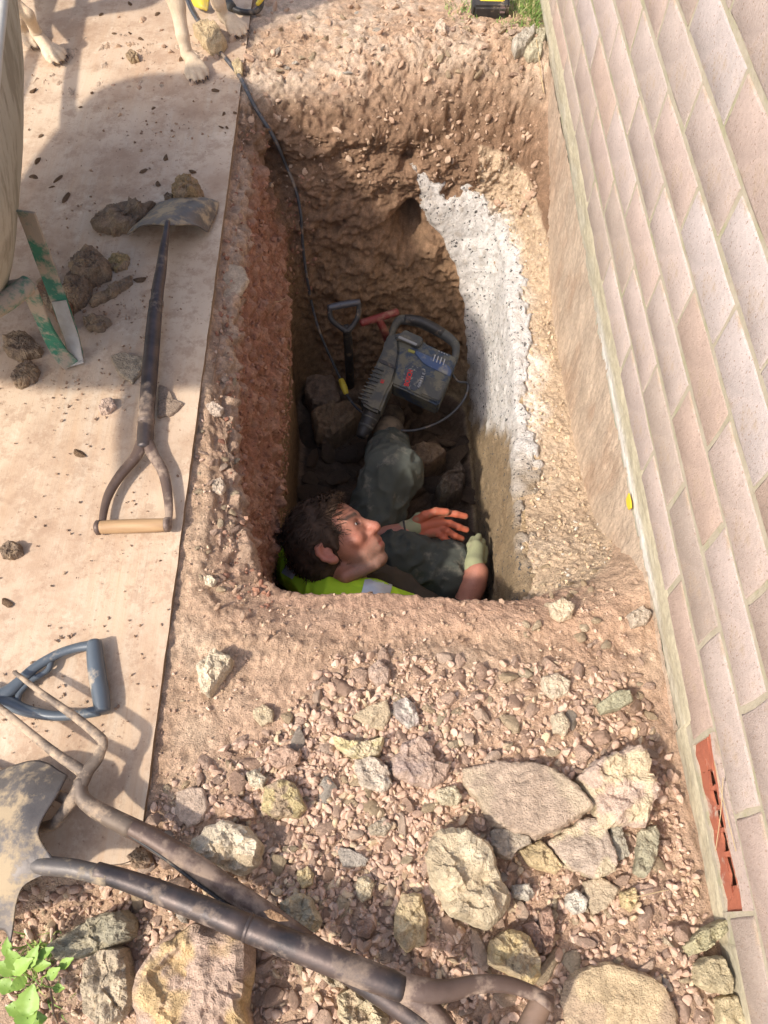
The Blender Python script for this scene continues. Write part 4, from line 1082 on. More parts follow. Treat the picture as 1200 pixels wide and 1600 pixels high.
pitrock([(682, 760), (694, 750), (706, 758), (702, 774), (688, 776)], .10, (.26, .21, .15), "small pale stone on the pit floor above the orange glove", -1.0, edge=.15)

# ---------------------------------------------------------------- pebbles, each its own object
def in_poly(p, poly):
    x_, y_ = p; c_ = False
    j = len(poly) - 1
    for i in range(len(poly)):
        xi, yi = poly[i]; xj, yj = poly[j]
        if (yi > y_) != (yj > y_) and x_ < (xj - xi) * (y_ - yi) / (yj - yi) + xi: c_ = not c_
        j = i
    return c_

def blocked(p, r):
    for c_, R_, poly in BIG:
        d = math.hypot(p[0] - c_[0], p[1] - c_[1])
        if d < R_ * 1.9 + r:
            if in_poly(p, poly) or any(math.hypot(p[0] - q[0], p[1] - q[1]) < r * .8 for q in poly): return True
    return False

PEB = []
for k in range(16):
    V, Fc = cut_stone(100 + k, sub=3 if k < 8 else 2, planes=14, flat=.66, rough=.04)
    me = mesh_np("pebble", V, Fc, smooth=False); me.materials.append(M['rock']); PEB.append(me)

# density of stones over the ground, by place in plan
GPOLY = [at(u, v)[:2] for u, v in [(520, 1020), (640, 1010), (760, 1030), (900, 1020), (1000, 1050), (1060, 1180), (1110, 1420), (1160, 1600), (1160, 1680), (0, 1680), (0, 1400), (215, 1360), (240, 1240), (330, 1180), (420, 1140)]]
CORE = [at(u, v)[:2] for u, v in [(560, 1080), (700, 1080), (720, 1200), (690, 1300), (700, 1440), (760, 1560), (560, 1560), (420, 1420), (380, 1300), (370, 1230), (430, 1160)]]
placed = []
cell = {}
def free(p, r):
    ci = (int(p[0] / .05), int(p[1] / .05))
    for a in (-1, 0, 1):
        for b in (-1, 0, 1):
            for q, s in cell.get((ci[0] + a, ci[1] + b), ()):
                if math.hypot(p[0] - q[0], p[1] - q[1]) < (r + s) * .82: return False
    return True
def keep(p, r):
    cell.setdefault((int(p[0] / .05), int(p[1] / .05)), []).append((p, r))
rp = random.Random(21)
def pebble(p, r, cols, label, group, zb=None, cat='pebble', sink=.40, name='pebble', lms=None):
    o = bpy.data.objects.new(name, rp.choice(PEB))
    link(o)
    q = rp.choice(cols); f_ = rp.uniform(.92, 1.14)
    o.color = (min(q[0] * f_, .8), min(q[1] * f_, .8), min(q[2] * f_, .8), 1)
    z_ = gz(p[0], p[1]) if zb is None else zb
    o.scale = (r * rp.uniform(.95, 1.2), r * rp.uniform(.8, 1.0), r * rp.uniform(.8, 1.1))
    o.rotation_euler = (rp.gauss(0, .35), rp.gauss(0, .35), rp.uniform(0, 6.28))
    o.location = (p[0], p[1], z_ + r * (.55 - sink))
    tag(o, label, cat, group)
    LOOSE.append((o, label, lms or LM_RUBBLE, (p[0], p[1], z_)))
    return o

def proj(p):
    q = np.array(p) - CO; d = q @ CF
    return 600 + FPX * (q @ CX) / d, 800 - FPX * (q @ CU) / d
LOOSE = []
RANK = ["nearest", "second nearest", "third nearest", "fourth nearest", "fifth nearest", "sixth nearest", "seventh nearest", "eighth nearest", "ninth nearest", "tenth nearest", "eleventh nearest", "twelfth nearest", "thirteenth nearest", "fourteenth nearest", "fifteenth nearest", "sixteenth nearest", "seventeenth nearest", "eighteenth nearest", "nineteenth nearest", "twentieth nearest", "farthest but two", "farthest but one", "farthest"]
LM_RUBBLE = [("the largest flat slab", 820, 1240), ("the large rounded boulder", 735, 1370), ("the pink crumbly rock", 970, 1230), ("the wooden grip", 835, 1585), ("the whitish yellow rock", 350, 1325), ("the biggest boulder", 300, 1530),
             ("the ochre gravel stone", 440, 1245), ("the lone buff stone", 335, 1045), ("the conglomerate lump", 655, 1190), ("the flat tan stone", 580, 1120), ("the grey wedge shard", 548, 1340), ("the grey yellow stone", 470, 1425),
             ("the upright buff stone", 165, 1540), ("the whitish grey stone", 902, 1410), ("the flat olive stone", 962, 1096), ("the broad sandy slab", 965, 1570), ("the black shaft collar", 390, 1450), ("the rounded pink stone", 593, 1050),
             ("the olive wedge", 1105, 1465), ("the board's near corner", 215, 1350), ("the pale oval stone", 570, 1388), ("the red broken brick", 1125, 1280)]
LM_RIM = [("the long shovel's grip", 207, 823), ("the grey D handle", 140, 1060), ("the flat brown shard", 268, 630), ("the tape measure", 765, 12), ("the grass tuft", 730, 15), ("the white chalky lump", 842, 102), ("the rubber tool handle", 400, 15),
          ("the cable's bend", 385, 138), ("the far grey stone", 820, 60), ("the near right pit corner", 800, 945), ("the near left pit corner", 440, 915), ("the flat olive stone", 962, 1096), ("the footing's near end", 1000, 940), ("the yellow petal", 984, 782),
          ("the long shovel's blade", 270, 335), ("the barrow foot", 118, 570), ("the big clay clod", 138, 410), ("the dog's middle paw", 305, 105), ("the dog's left paw", 80, 80)]
LM_PIT = [("the breaker's chuck", 567, 665), ("the orange glove", 680, 825), ("the bent knee", 610, 735), ("the brown slab", 665, 715), ("the long brown stone", 525, 655), ("the man's hair", 490, 800), ("the angular block", 705, 755), ("the pale green glove", 742, 880), ("the black spade shaft", 546, 580), ("the red T handle", 592, 498)]
def rank_labels():
    buckets = {}
    for o, what, lms, p in LOOSE:
        u, v = proj(p)
        n_, lu, lv_ = min(lms, key=lambda q: (q[1] - u) ** 2 + (q[2] - v) ** 2)
        du, dv = u - lu, v - lv_
        d = ("right of" if du > 0 else "left of") if abs(du) > abs(dv) else ("below" if dv > 0 else "above")
        buckets.setdefault((what, n_, d), []).append((math.hypot(du, dv), o))
    for (what, n_, d), L_ in buckets.items():
        L_.sort(key=lambda q: q[0])
        for k, (_, o) in enumerate(L_):
            o['label'] = f"{what} {d} {n_}" + (f", {RANK[min(k, 22)]} to it" if len(L_) > 1 else "")
L_PINK = "angular pink pebble"
L_TAN = "buff or ochre pebble"
L_GREY = "pale grey pebble"
n_p = 0
for attempt in range(9000):
    if n_p >= 288: break
    r = .0085 + .0125 * rp.random() ** 1.5 if n_p > 90 else rp.uniform(.013, .021)
    u, v = rp.uniform(200, 1150), rp.uniform(1000, 1620)
    p = at(u, v)[:2]
    if not in_poly(p, GPOLY): continue
    if not in_poly(p, CORE) and rp.random() < .55: continue
    if p[0] > .46 - .0 or blocked(p, r) or not free(p, r): continue
    keep(p, r)
    k = rp.random()
    if k < .76: pebble(p, r, PINK, L_PINK, "pink pebbles in the rubble")
    elif k < .97: pebble(p, r, TAN + OCH, L_TAN, "buff pebbles in the rubble")
    else: pebble(p, r, GREY, L_GREY, "grey pebbles in the rubble")
    n_p += 1
# stones round the rim, on the ledge and at the far end
for (n_, u0, u1, v0, v1, rr, cols, lab, grp) in [
    (26, 300, 372, 560, 930, (.006, .011), PINK + TAN, "small stone beside the board", "stones in the strip beside the board"),
    (24, 400, 620, 20, 120, (.007, .013), TAN + GREY, "small stone beyond the pit", "stones beyond the pit"),
    (30, 660, 850, 40, 120, (.008, .015), PINK + TAN, "pinkish heap stone", "rubble heap by the grass"),
    (22, 820, 930, 880, 1000, (.007, .013), TAN, "buff corner stone", "stones on the near right corner"),
    (26, 900, 1060, 1000, 1200, (.006, .012), PINK + TAN, "small stone near the wall foot", "stones near the foot of the wall")]:
    c_ = 0
    for _ in range(600):
        if c_ >= n_: break
        u, v, r = rp.uniform(u0, u1), rp.uniform(v0, v1), rp.uniform(*rr)
        w_ = hit(u, v)
        if w_[2] < -.35 or w_[0] > .485 or w_[0] < -.37: continue
        p = w_[:2]
        if blocked(p, r) or not free(p, r): continue
        keep(p, r); pebble(p, r, cols, lab, grp, zb=w_[2], name='stone', cat='stone', lms=LM_RIM); c_ += 1
c_ = 0
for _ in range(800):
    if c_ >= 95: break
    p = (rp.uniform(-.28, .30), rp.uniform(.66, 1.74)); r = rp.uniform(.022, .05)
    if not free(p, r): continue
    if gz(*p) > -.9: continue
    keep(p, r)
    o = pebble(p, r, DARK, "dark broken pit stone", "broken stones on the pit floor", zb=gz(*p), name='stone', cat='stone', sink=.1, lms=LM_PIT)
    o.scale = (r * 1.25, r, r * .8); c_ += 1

# ---------------------------------------------------------------- gravel and crumbs nobody could count
def scatter(name, pts, rads, cols, sub, kinds, seed, sink=.2, normal=None, m=None, flat=.7):
    r = np.random.default_rng(seed)
    vs = [cut_stone(900 + seed + k, sub=sub, planes=6, flat=flat, rough=0) for k in range(kinds)]
    n = len(pts); which = r.integers(0, kinds, n)
    Vs, Fs, Cs, o = [], [], [], 0
    for k in range(kinds):
        i = np.where(which == k)[0]
        if not len(i): continue
        V, Fc = vs[k]
        A = r.normal(size=(len(i), 4)); A /= np.linalg.norm(A, axis=1)[:, None]
        w, x_, y_, z_ = A.T
        Rm = np.stack([1 - 2 * (y_ ** 2 + z_ ** 2), 2 * (x_ * y_ - w * z_), 2 * (x_ * z_ + w * y_), 2 * (x_ * y_ + w * z_), 1 - 2 * (x_ ** 2 + z_ ** 2), 2 * (y_ * z_ - w * x_), 2 * (x_ * z_ - w * y_), 2 * (y_ * z_ + w * x_), 1 - 2 * (x_ ** 2 + y_ ** 2)], 1).reshape(-1, 3, 3)
        W = np.einsum('nij,vj->nvi', Rm, V) * rads[i][:, None, None] + pts[i][:, None, :]
        Vs.append(W.reshape(-1, 3)); Fs.append((Fc[None] + (np.arange(len(i)) * len(V))[:, None, None]).reshape(-1, 3) + o); Cs.append(np.repeat(cols[i], len(V), axis=0))
        o += len(i) * len(V)
    ob = obj(name, mesh_np(name, np.vstack(Vs), np.vstack(Fs), np.vstack(Cs), smooth=False), m or M['gravel'])
    return tag(ob, kind='stuff')

def surface_points(n, seed, weight):
    """points on the displaced ground mesh, chosen by a weight per vertex"""
    r = np.random.default_rng(seed)
    w = weight / weight.sum()
    k = r.choice(len(w), size=n, p=w)
    return k
area = np.linalg.norm(np.cross(dT, dS), axis=2).ravel()
NOR = Nf
def weight_for(mask): return area * mask
PX, PY, PZ = PP[:-1].T
TT = T
outerm = (TT > 4.3) & (TT < 6.2)
inview = (PY > -.16) & (PY < 2.75) & (PX > -1.1) & (PX < .50)
GPa, COa = np.array(GPOLY), np.array(CORE)
def inside_np(xs, ys, poly):
    c_ = np.zeros(len(xs), bool); j = len(poly) - 1
    for i in range(len(poly)):
        xi, yi = poly[i]; xj, yj = poly[j]
        m_ = ((yi > ys) != (yj > ys)) & (xs < (xj - xi) * (ys - yi) / (yj - yi + 1e-12) + xi); c_ ^= m_; j = i
    return c_
gm = inside_np(PX, PY, GPa) & outerm; cm = inside_np(PX, PY, COa) & outerm
patch = sstep(-.25, .35, fbm(np.column_stack([PX, PY, PY * 0]), 7, 3, 91))
offboard = (PX > -.372) | (PY < .085)
def make(name, n, w, r0, r1, pw, cols, sub, seed, sink=.25, m=None):
    k = surface_points(n, seed, w)
    r = np.random.default_rng(seed + 1)
    rad = r0 + (r1 - r0) * r.random(n) ** pw
    P_ = PP[:-1][k] + r.normal(size=(n, 3)) * .002 + NOR[k] * (rad * (.5 - sink))[:, None]
    C_ = np.array(cols)[r.integers(0, len(cols), n)] * r.uniform(.82, 1.06, (n, 1))
    return scatter(name, P_, rad, np.clip(C_, .02, .8), sub, 10, seed, m=m)
BV = np.where(blocked_mask := np.zeros(len(PX), bool), 0, 1)
make("gravel", 4200, weight_for((gm * .35 + cm * 1.0) * inview * offboard), .0045, .0095, 1.6, PINK * 3 + TAN + [(.48, .33, .235)] * 10, 2, 301, sink=.38)
make("fine_gravel", 10000, weight_for((outerm * (PY < 1.9) * (.04 + .20 * patch) + gm * .6 + cm * .8) * inview * offboard * (PX < .49)), .0015, .0045, 1.7, PINK * 2 + TAN + [(.47, .325, .225)] * 12, 1, 302)
wall_left = (TT > 2.2) & (TT < 4.6) & (PX < -.2) & (PY < 1.95)
make("soil_crumbs", 2200, weight_for(wall_left * 1.0), .0025, .010, 2.4, [(.30, .155, .10), (.34, .18, .12), (.27, .13, .085), (.37, .22, .15)], 1, 303, sink=.6)
ledge_v = (TT > 3.0) & (TT < 4.1) & (PX > .3) & (PY > .62)
far_v = (TT > 3.2) & (TT < 5.2) & (PY > 1.9)
near_v = (TT > 3.9) & (TT < 5.0) & (PY < .6)
make("ledge_grit", 1300, weight_for(ledge_v * (.3 + patch)), .002, .0065, 2.2, TAN * 3 + [(.40, .29, .2)] * 3 + [(.55, .5, .42)], 1, 304)
make("earth_clods", 420, weight_for(((TT > 3.4) & (TT < 5.6) & (PY > 1.88) & (PX < .5)) * (.25 + patch)), .004, .015, 2.6, [(.42, .29, .20), (.46, .33, .23), (.38, .25, .17)], 2, 307, sink=.35)
make("loose_earth", 1200, weight_for((far_v * .8 + near_v * .6) * (PX < .5)), .0018, .0085, 2.8, [(.38, .26, .175), (.42, .29, .20), (.34, .225, .15), (.45, .32, .22)], 1, 305, sink=.4)

# ================================================================ PLYWOOD BOARD
bx0, bx1, by0, by1 = -1.62, -.378, .094, 2.66
def board_mesh():
    nx, ny = 90, 180
    xs, ys = np.linspace(bx0, bx1, nx), np.linspace(by0, by1, ny)
    Xg, Yg = np.meshgrid(xs, ys, indexing='ij')
    f = fbm(np.column_stack([Xg.ravel() * 1.2, Yg.ravel() * .8, Xg.ravel() * 0]), 2.0, 2, 5).reshape(Xg.shape)
    e1 = fbm(np.column_stack([Yg.ravel(), Xg.ravel() * 0, Xg.ravel() * 0]), 16, 3, 8).reshape(Xg.shape)
    Xn = Xg + (Xg == bx1) * e1 * .0022 - (Xg == bx0) * .001
    e2 = fbm(np.column_stack([Xg.ravel(), Xg.ravel() * 0, Xg.ravel() * 0]), 22, 3, 9).reshape(Xg.shape)
    Yn = Yg + (Yg == by0) * e2 * .003
    Zt = .0155 + .0035 * f
    top = np.stack([Xn, Yn, Zt], -1).reshape(-1, 3); bot = top - [0, 0, .0135]
    V = np.vstack([top, bot]); k = nx * ny
    i = np.arange(k).reshape(nx, ny)
    fq = np.stack([i[:-1, :-1], i[1:, :-1], i[1:, 1:], i[:-1, 1:]], -1).reshape(-1, 4)
    F4 = [fq, fq[:, ::-1] + k]
    for e in (i[:, 0], i[-1], i[::-1, -1], i[0, ::-1]):
        F4.append(np.stack([e[:-1], e[:-1] + k, e[1:] + k, e[1:]], 1))
    return V, [np.vstack(F4)]
board = thing("plywood_board", "large clay dusted plywood sheet laid flat along the left side of the pit", "board", (bx1, by0, 0))
V, Fc = board_mesh()
me = mesh_np("sheet", V, Fc, smooth=False)
sheet = obj("sheet", me, M['ply'], board, world=True)
edge_m = mat("ply_edge", (0.27, 0.19, 0.115), (0.16, 0.105, 0.062), var=0.9, scale=3, rough=0.9, bump=0.5, bscale=60, dist=.002, stretch=(1, .2, 90))
me.materials.append(edge_m)
for p in me.polygons:
    if abs(p.normal.z) < .5: p.material_index = 1

# ================================================================ LONG SHOVEL ON THE BOARD
def W(u, v, z): return at(u, v, z)
sh = thing("shovel", "black shafted shovel with wooden D grip lying face down on the board", "shovel", W(228, 700, .02))
V, Fc = net_patch([[W(243, 319, .018), W(268, 311, .040), W(295, 308, .047), (W(320, 309, .038)), W(342, 316, .018)],
                   [W(222, 340, .024), W(254, 328, .062), W(287, 322, .074), W(316, 325, .056), W(337, 336, .020)],
                   [W(204, 358, .030), W(226, 345, .066), W(262, 342, .094), W(300, 346, .070), W(327, 358, .028)],
                   [W(199, 367, .030), W(224, 352, .070), W(262, 352, .100), W(303, 352, .072), W(325, 363, .028)]], 12, 8, .0028, .0012, 3)
obj("blade", mesh_np("blade", V, Fc), M['blade'], sh, world=True)
tube("socket", [W(262, 346, .104), W(259, 368, .100), W(256, 386, .092), W(252, 420, .078), W(247, 450, .068), W(244, 478, .062)], [.006, .0075, .0095, .012, .0135, .0140], M['steel'], sh)
tube("shaft", [W(244, 474, .060), W(241, 500, .056), W(236, 560, .048), W(231, 620, .042), W(228, 662, .040)], [.0145, .0155, .0165, .0162, .0155], M['steel'], sh, n=16)
tube("collar", [W(244.3, 472, .061), W(244, 477, .0605)], [.0158, .0158], M['steel'], sh, n=16, sub=1)
tube("collar", [W(228.6, 655, .040), W(228.2, 660, .040)], [.0172, .0172], M['steel'], sh, n=16, sub=1)
tube("fork_neck", [W(228.2, 660, .039), W(227, 682, .039), W(226, 700, .038)], [.0160, .0165, .0155], M['steel'], sh, n=16)
yl = [W(222, 692, .040), W(212, 714, .038), W(190, 740, .036), (W(172, 768, .035)), W(163, 795, .034), W(158, 830, .034)]
yr = [W(230, 692, .040), W(240, 712, .038), W(254, 736, .037), W(261, 765, .036), W(264, 798, .036), W(262, 826, .036)]
tube("handle_arm", yl, [.013, .0115, .0105, .0095, .008, .0065], M['rust'], sh, flat=.75)
tube("handle_arm", yr, [.013, .0115, .0105, .0095, .008, .0065], M['rust'], sh, flat=.75)
tube("grip", [W(157, 824, .034), W(180, 823, .034), W(210, 822, .035), W(240, 821, .036), W(258, 820, .036)], [.0125, .0132, .0135, .0132, .0125], M['wood'], sh, n=18)
for a, b_ in ((W(151, 824.5, .034), W(156, 824.2, .034)), (W(258, 820, .036), W(264, 819.7, .036))):
    tube("ferrule", [a, b_], [.0142, .0142], M['rust'], sh, n=18, sub=1)

# ================================================================ SECOND SHOVEL (front)
s2 = thing("shovel", "muddy bladed black shovel lying across the rubble, blade at the bottom left corner", "shovel", W(200, 1372, .05))
V, Fc = net_patch([[W(106, 1212, .075), W(60, 1189, .062), W(0, 1205, .050), W(-70, 1235, .035), W(-150, 1275, .022)],
                   [W(92, 1238, .092), W(40, 1232, .088), W(-20, 1250, .075), W(-90, 1280, .055), W(-170, 1320, .035)],
                   [W(60, 1300, .108), W(26, 1294, .104), W(-30, 1315, .088), W(-95, 1345, .065), W(-185, 1385, .045)],
                   [W(86, 1354, .106), W(24, 1352, .106), W(-36, 1375, .085), W(-95, 1400, .062), W(-180, 1430, .042)],
                   [W(34, 1388, .094), W(8, 1404, .086), W(-40, 1425, .068), W(-95, 1445, .050), W(-165, 1465, .035)],
                   [W(17, 1472, .056), W(4, 1452, .060), W(-35, 1462, .050), W(-80, 1475, .038), W(-140, 1490, .028)]], 12, 12, .003, .0015, 4)
obj("blade", mesh_np("blade", V, Fc), M['blade'], s2, world=True)
tube("socket", [W(16, 1346, .078), W(42, 1349, .088), W(64, 1352, .099), W(88, 1354, .103), W(120, 1358, .105), W(170, 1370, .104)], [.006, .0120, .0135, .0130, .0128, .0130], M['blade'], s2)
tube("shaft", [W(150, 1361, .106), W(210, 1380, .100), W(290, 1410, .098), W(388, 1450, .102)], [.0128, .0146, .0170, .0180], M['steel'], s2, n=20)
tube("collar", [W(386, 1449, .102), W(391, 1451, .102)], [.0188, .0188], M['steel'], s2, n=20, sub=1)
tube("shaft_sleeve", [W(389, 1450.5, .102), W(450, 1474, .104), W(520, 1502, .106), (W(580, 1526, .106)), W(630, 1544, .106)], [.0184, .0189, .0189, .0182, .0170], M['steel'], s2, n=20)
tube("handle_arm", [W(600, 1530, .106), W(652, 1547, .106), W(700, 1548, .104), W(745, 1538, .098), W(790, 1538, .092), W(826, 1549, .086), W(862, 1566, .082)], [.015, .0165, .0135, .0115, .0105, .0095, .0085], M['rust'], s2, n=16, flat=.85)
tube("handle_arm", [W(600, 1532, .104), W(640, 1552, .102), W(680, 1585, .098), (W(715, 1630, .090)), W(745, 1690, .082), W(765, 1740, .080)], [.015, .0155, .0135, .0115, .0100, .0085], M['rust'], s2, n=16, flat=.85)
tube("grip", [W(846, 1566, .080), W(830, 1600, .080), W(805, 1650, .080), W(775, 1720, .080)], [.0150, .0160, .0160, .0150], M['gripdark'], s2, n=18)
tube("ferrule", [W(849, 1560, .080), W(845, 1568, .080)], [.0172, .0172], M['rust'], s2, n=18, sub=1)

# ================================================================ GARDEN FORK
fk = thing("garden_fork", "rusty digging fork crossing the board corner under the black shovel shaft", "fork", W(240, 1308, .05))
t1 = [W(160, 1172, .076), W(161, 1160, .076), W(154, 1150, .076), W(120, 1122, .073), W(75, 1090, .066), W(22, 1050, .054)]
tube("tine", t1, [.0075, .0080, .0078, .0068, .0056, .0035], M['tine'], fk, flat=.85)
tube("crossbar", [W(160, 1166, .076), W(152, 1186, .078), W(138, 1203, .080), W(128, 1222, .082), W(118, 1242, .080), W(100, 1268, .074), W(82, 1290, .066)], [.0080, .0092, .0105, .0115, .0105, .0092, .0080], M['tine'], fk, flat=.8)
tube("tine", [W(134, 1210, .080), W(118, 1198, .080), W(88, 1178, .076), W(48, 1146, .068), W(0, 1106, .058), W(-40, 1074, .046)], [.0095, .0086, .0075, .0065, .0056, .0035], M['tine'], fk, flat=.85)
tube("tine", [W(112, 1252, .078), W(80, 1238, .052), W(40, 1222, .036), W(0, 1206, .030), W(-50, 1184, .028), W(-100, 1160, .026)], [.0090, .0080, .0070, .0062, .0052, .0035], M['tine'], fk, flat=.85)
tube("tine", [W(84, 1288, .066), W(62, 1292, .040), W(30, 1286, .028), W(-10, 1268, .026), W(-60, 1244, .026), W(-120, 1214, .024)], [.0085, .0078, .0070, .0060, .0052, .0035], M['tine'], fk, flat=.85)
tube("neck", [W(126, 1218, .082), W(127, 1242, .080), W(140, 1258, .078), W(170, 1276, .074), (W(205, 1294, .070))], [.0100, .0112, .0125, .0140, .0150], M['tine'], fk, n=16)
tube("socket", [W(195, 1288, .071), W(240, 1312, .066), W(300, 1350, .062), W(360, 1392, .060), W(420, 1432, .058), W(480, 1474, .058)], [.0142, .0157, .0168, .0168, .0163, .0158], M['rust'], fk, n=16)
tube("socket_seam", [W(196, 1301, .0775), W(250, 1336, .074), W(310, 1382, .070), W(372, 1426, .068)], [.0022, .0026, .0026, .0020], M['black'], fk, n=8)
tube("shaft", [W(470, 1467, .058), W(540, 1516, .058), W(600, 1556, .058), W(680, 1612, .056), W(760, 1672, .054)], [.0154, .0158, .0160, .0160, .0158], M['steel'], fk, n=16)
# clay flake lying on the sleeve
o, _, _ = rock_outline("clay_flake", [(412, 1424), (422, 1420), (440, 1430), (450, 1438), (436, 1440), (420, 1434)], .006, (.27, .16, .085), "thin clay flake on the junction of shovel and fork shafts", "clay", zb=.1185, seed=77, edge=.1)

# ================================================================ GREY D HANDLE
gh = thing("spade", "grey plastic D handle of a spade lying on the board under the fork tine", "spade", W(60, 1070, .03))
zt = .034
tube("handle_arm", [W(-6, 1090, zt), W(14, 1080, zt), W(30, 1066, zt), W(56, 1042, zt), W(90, 1022, zt), W(120, 1012, zt), W(148, 1008, zt)], [.0140, .0125, .0105, .0088, .0082, .0084, .0100], M['greyplastic'], gh, n=14, flat=.85)
tube("handle_arm", [W(-6, 1096, zt), W(16, 1100, zt), W(40, 1110, zt), W(80, 1118, zt), W(120, 1117, zt), W(156, 1110, zt)], [.0140, .0120, .0100, .0086, .0082, .0095], M['greyplastic'], gh, n=14, flat=.85)
tube("handle_rib", [W(26, 1104, zt - .004), W(30, 1084, zt - .004), W(48, 1064, zt - .004), W(74, 1048, zt - .004), W(80, 1032, zt - .004)], [.006, .0055, .0055, .005, .006], M['greyplastic'], gh, n=10)
tube("grip", [W(147, 1003, zt), W(149, 1030, zt), W(153, 1060, zt), W(158, 1090, zt), W(160, 1112, zt)], [.0125, .0142, .0146, .0142, .0128], M['greyplastic'], gh, n=20)
tube("socket", [W(0, 1091, zt), W(-40, 1089, zt), W(-110, 1092, zt)], [.0155, .0165, .0170], M['greyplastic'], gh, n=16)
tube("shaft", [W(-105, 1092, zt), W(-300, 1102, .03), W(-520, 1114, .026)], [.0150, .0155, .0155], M['wood'], gh, n=14)

# ================================================================ WHEELBARROW
wb = thing("wheelbarrow", "muddy grey wheelbarrow with flaking green legs standing on the board at the left edge", "wheelbarrow", (-.95, 1.2, .016))
zr, zb_ = .56, .27
def tray_ring(s):
    """s 0..1 from rim to base: corners (x,y)"""
    x1 = -.590 + (-.675 + .590) * s; x0 = -1.32 + .16 * s
    y0 = .74 + (.93 - .74) * s; y1 = 1.84 + (-.14) * s
    z_ = zr + (zb_ - zr) * s
    cx_, cy_, a_, b_2 = (x0 + x1) / 2, (y0 + y1) / 2, (x1 - x0) / 2, (y1 - y0) / 2
    th = np.linspace(0, 2 * math.pi, 96, endpoint=False)
    p = 5.0 if s < .9 else 4.5
    cs, sn = np.cos(th), np.sin(th)
    rr = (np.abs(cs) ** p + np.abs(sn) ** p) ** (-1 / p)
    bulge = .012 * math.sin(math.pi * s)
    X_ = cx_ + (a_ + bulge) * rr * cs; Y_ = cy_ + (b_2 + bulge) * rr * sn
    X_ = np.where(X_ > cx_, X_ - .17 * np.clip(Y_ - 1.05, 0, 1), X_ + .11 * np.clip(Y_ - 1.05, 0, 1))
    return np.column_stack([X_, Y_, np.full(96, z_)])
    return np.column_stack([cx_ + (a_ + bulge) * rr * cs, cy_ + (b_2 + bulge) * rr * sn, np.full(96, z_)])
prof = [tray_ring(s) for s in np.linspace(0, 1, 14)]
base_c = prof[-1].mean(0)
for k, f in enumerate((.97, .9, .6, .3)): prof.append(base_c + (prof[13] - base_c) * f - [0, 0, .006 + .01 * (k > 0)])
Rg = np.array(prof)
nA, nB = Rg.shape[:2]
outn = np.cross(np.gradient(Rg, axis=0), np.roll(Rg, -1, 1) - np.roll(Rg, 1, 1)); outn /= np.linalg.norm(outn, axis=2)[..., None] + 1e-9
if outn[5, 0, 0] < 0: outn = -outn
dn = .004 * fbm(Rg.reshape(-1, 3), 5, 3, 12).reshape(nA, nB)
dn[13:] = 0; outn[13:] = [0, 0, -1.0]
Rg = Rg + outn * dn[..., None]
inn = Rg - outn * .003
V = np.vstack([Rg.reshape(-1, 3), inn.reshape(-1, 3), [base_c - [0, 0, .018]], [base_c - [0, 0, .011]]])
i = np.arange(nA * nB).reshape(nA, nB); k = nA * nB
f1_ = np.stack([i[:-1], np.roll(i, -1, 1)[:-1], np.roll(i, -1, 1)[1:], i[1:]], -1).reshape(-1, 4)
rim = np.stack([i[0], i[0] + k, np.roll(i[0], -1) + k, np.roll(i[0], -1)], 1)
cap = np.stack([i[-1], np.roll(i[-1], -1), np.full(nB, 2 * k)], 1)
obj("tray", mesh_np("tray", V, [np.vstack([f1_[:, ::-1], f1_ + k, rim]), np.vstack([cap, cap[:, ::-1] * 0 + np.stack([np.roll(i[-1], -1) + k, i[-1] + k, np.full(nB, 2 * k + 1)], 1)])]), M['tray'], wb, world=True)
rp_ = prof[0]
tube("rim", list(rp_[::4]) + [rp_[0], rp_[4]], .009, mat("pale_rim", (.52, .49, .42), (.38, .34, .27), var=.6, scale=20, rough=.6, bump=.3), wb, sub=3, n=10)  # rim coloured paler than the tray
# frame
tube("handle_tube", [W(46, 443, .262), W(10, 470, .262), (W(-60, 512, .29)), W(-200, 600, .36), W(-330, 700, .42)], [.0175, .0185, .0180, .0175, .0175], M['green'], wb, n=16)
tube("handle_tube", [W(40, 449, .255), (-.76, 1.10, .228), (-.88, 1.35, .226), (-.99, 1.85, .21), (-1.03, 2.60, .165)], .0165, M['green'], wb, n=14)
tube("handle_tube", [(-1.24, .55, .37), (-1.21, .82, .262), (-1.18, 1.05, .229), (-1.16, 1.30, .226), (-1.14, 1.85, .21), (-1.11, 2.60, .165)], .0165, M['green'], wb, n=14)
# V legs: one flat strip each way, joined at the foot
def strap(name, pts, wdt, m, parent, th=.006, up=None):
    P = catmull(np.array(pts, float), 8); Tn = np.gradient(P, axis=0); Tn /= np.linalg.norm(Tn, axis=1)[:, None]
    wv_ = np.cross(Tn, np.array(up)); wv_ /= np.linalg.norm(wv_, axis=1)[:, None]; nn_ = np.cross(wv_, Tn)
    V = []
    for s, t_ in ((-1, -1), (1, -1), (1, 1), (-1, 1)): V.append(P + wv_ * wdt / 2 * s + nn_ * th / 2 * t_)
    V = np.stack(V, 1); m_ = len(P); i = np.arange(m_ * 4).reshape(m_, 4)
    f = np.stack([i[:-1], np.roll(i, -1, 1)[:-1], np.roll(i, -1, 1)[1:], i[1:]], -1).reshape(-1, 4)
    return obj(name, bevelled(mesh_np(name, V.reshape(-1, 3), np.vstack([f, i[0][None, ::-1], i[-1][None]]), smooth=False), .0018), m, parent, world=True)
view_n = -CF
strap("leg", [W(40, 330, .335), W(66, 400, .235), W(96, 480, .125), W(112, 530, .060), W(119, 562, .024)], .034, M['green'], wb, up=view_n)
strap("leg", [W(44, 446, .262), W(60, 486, .190), W(78, 524, .110), W(96, 554, .050), W(112, 571, .022)], .034, M['green'], wb, up=view_n)
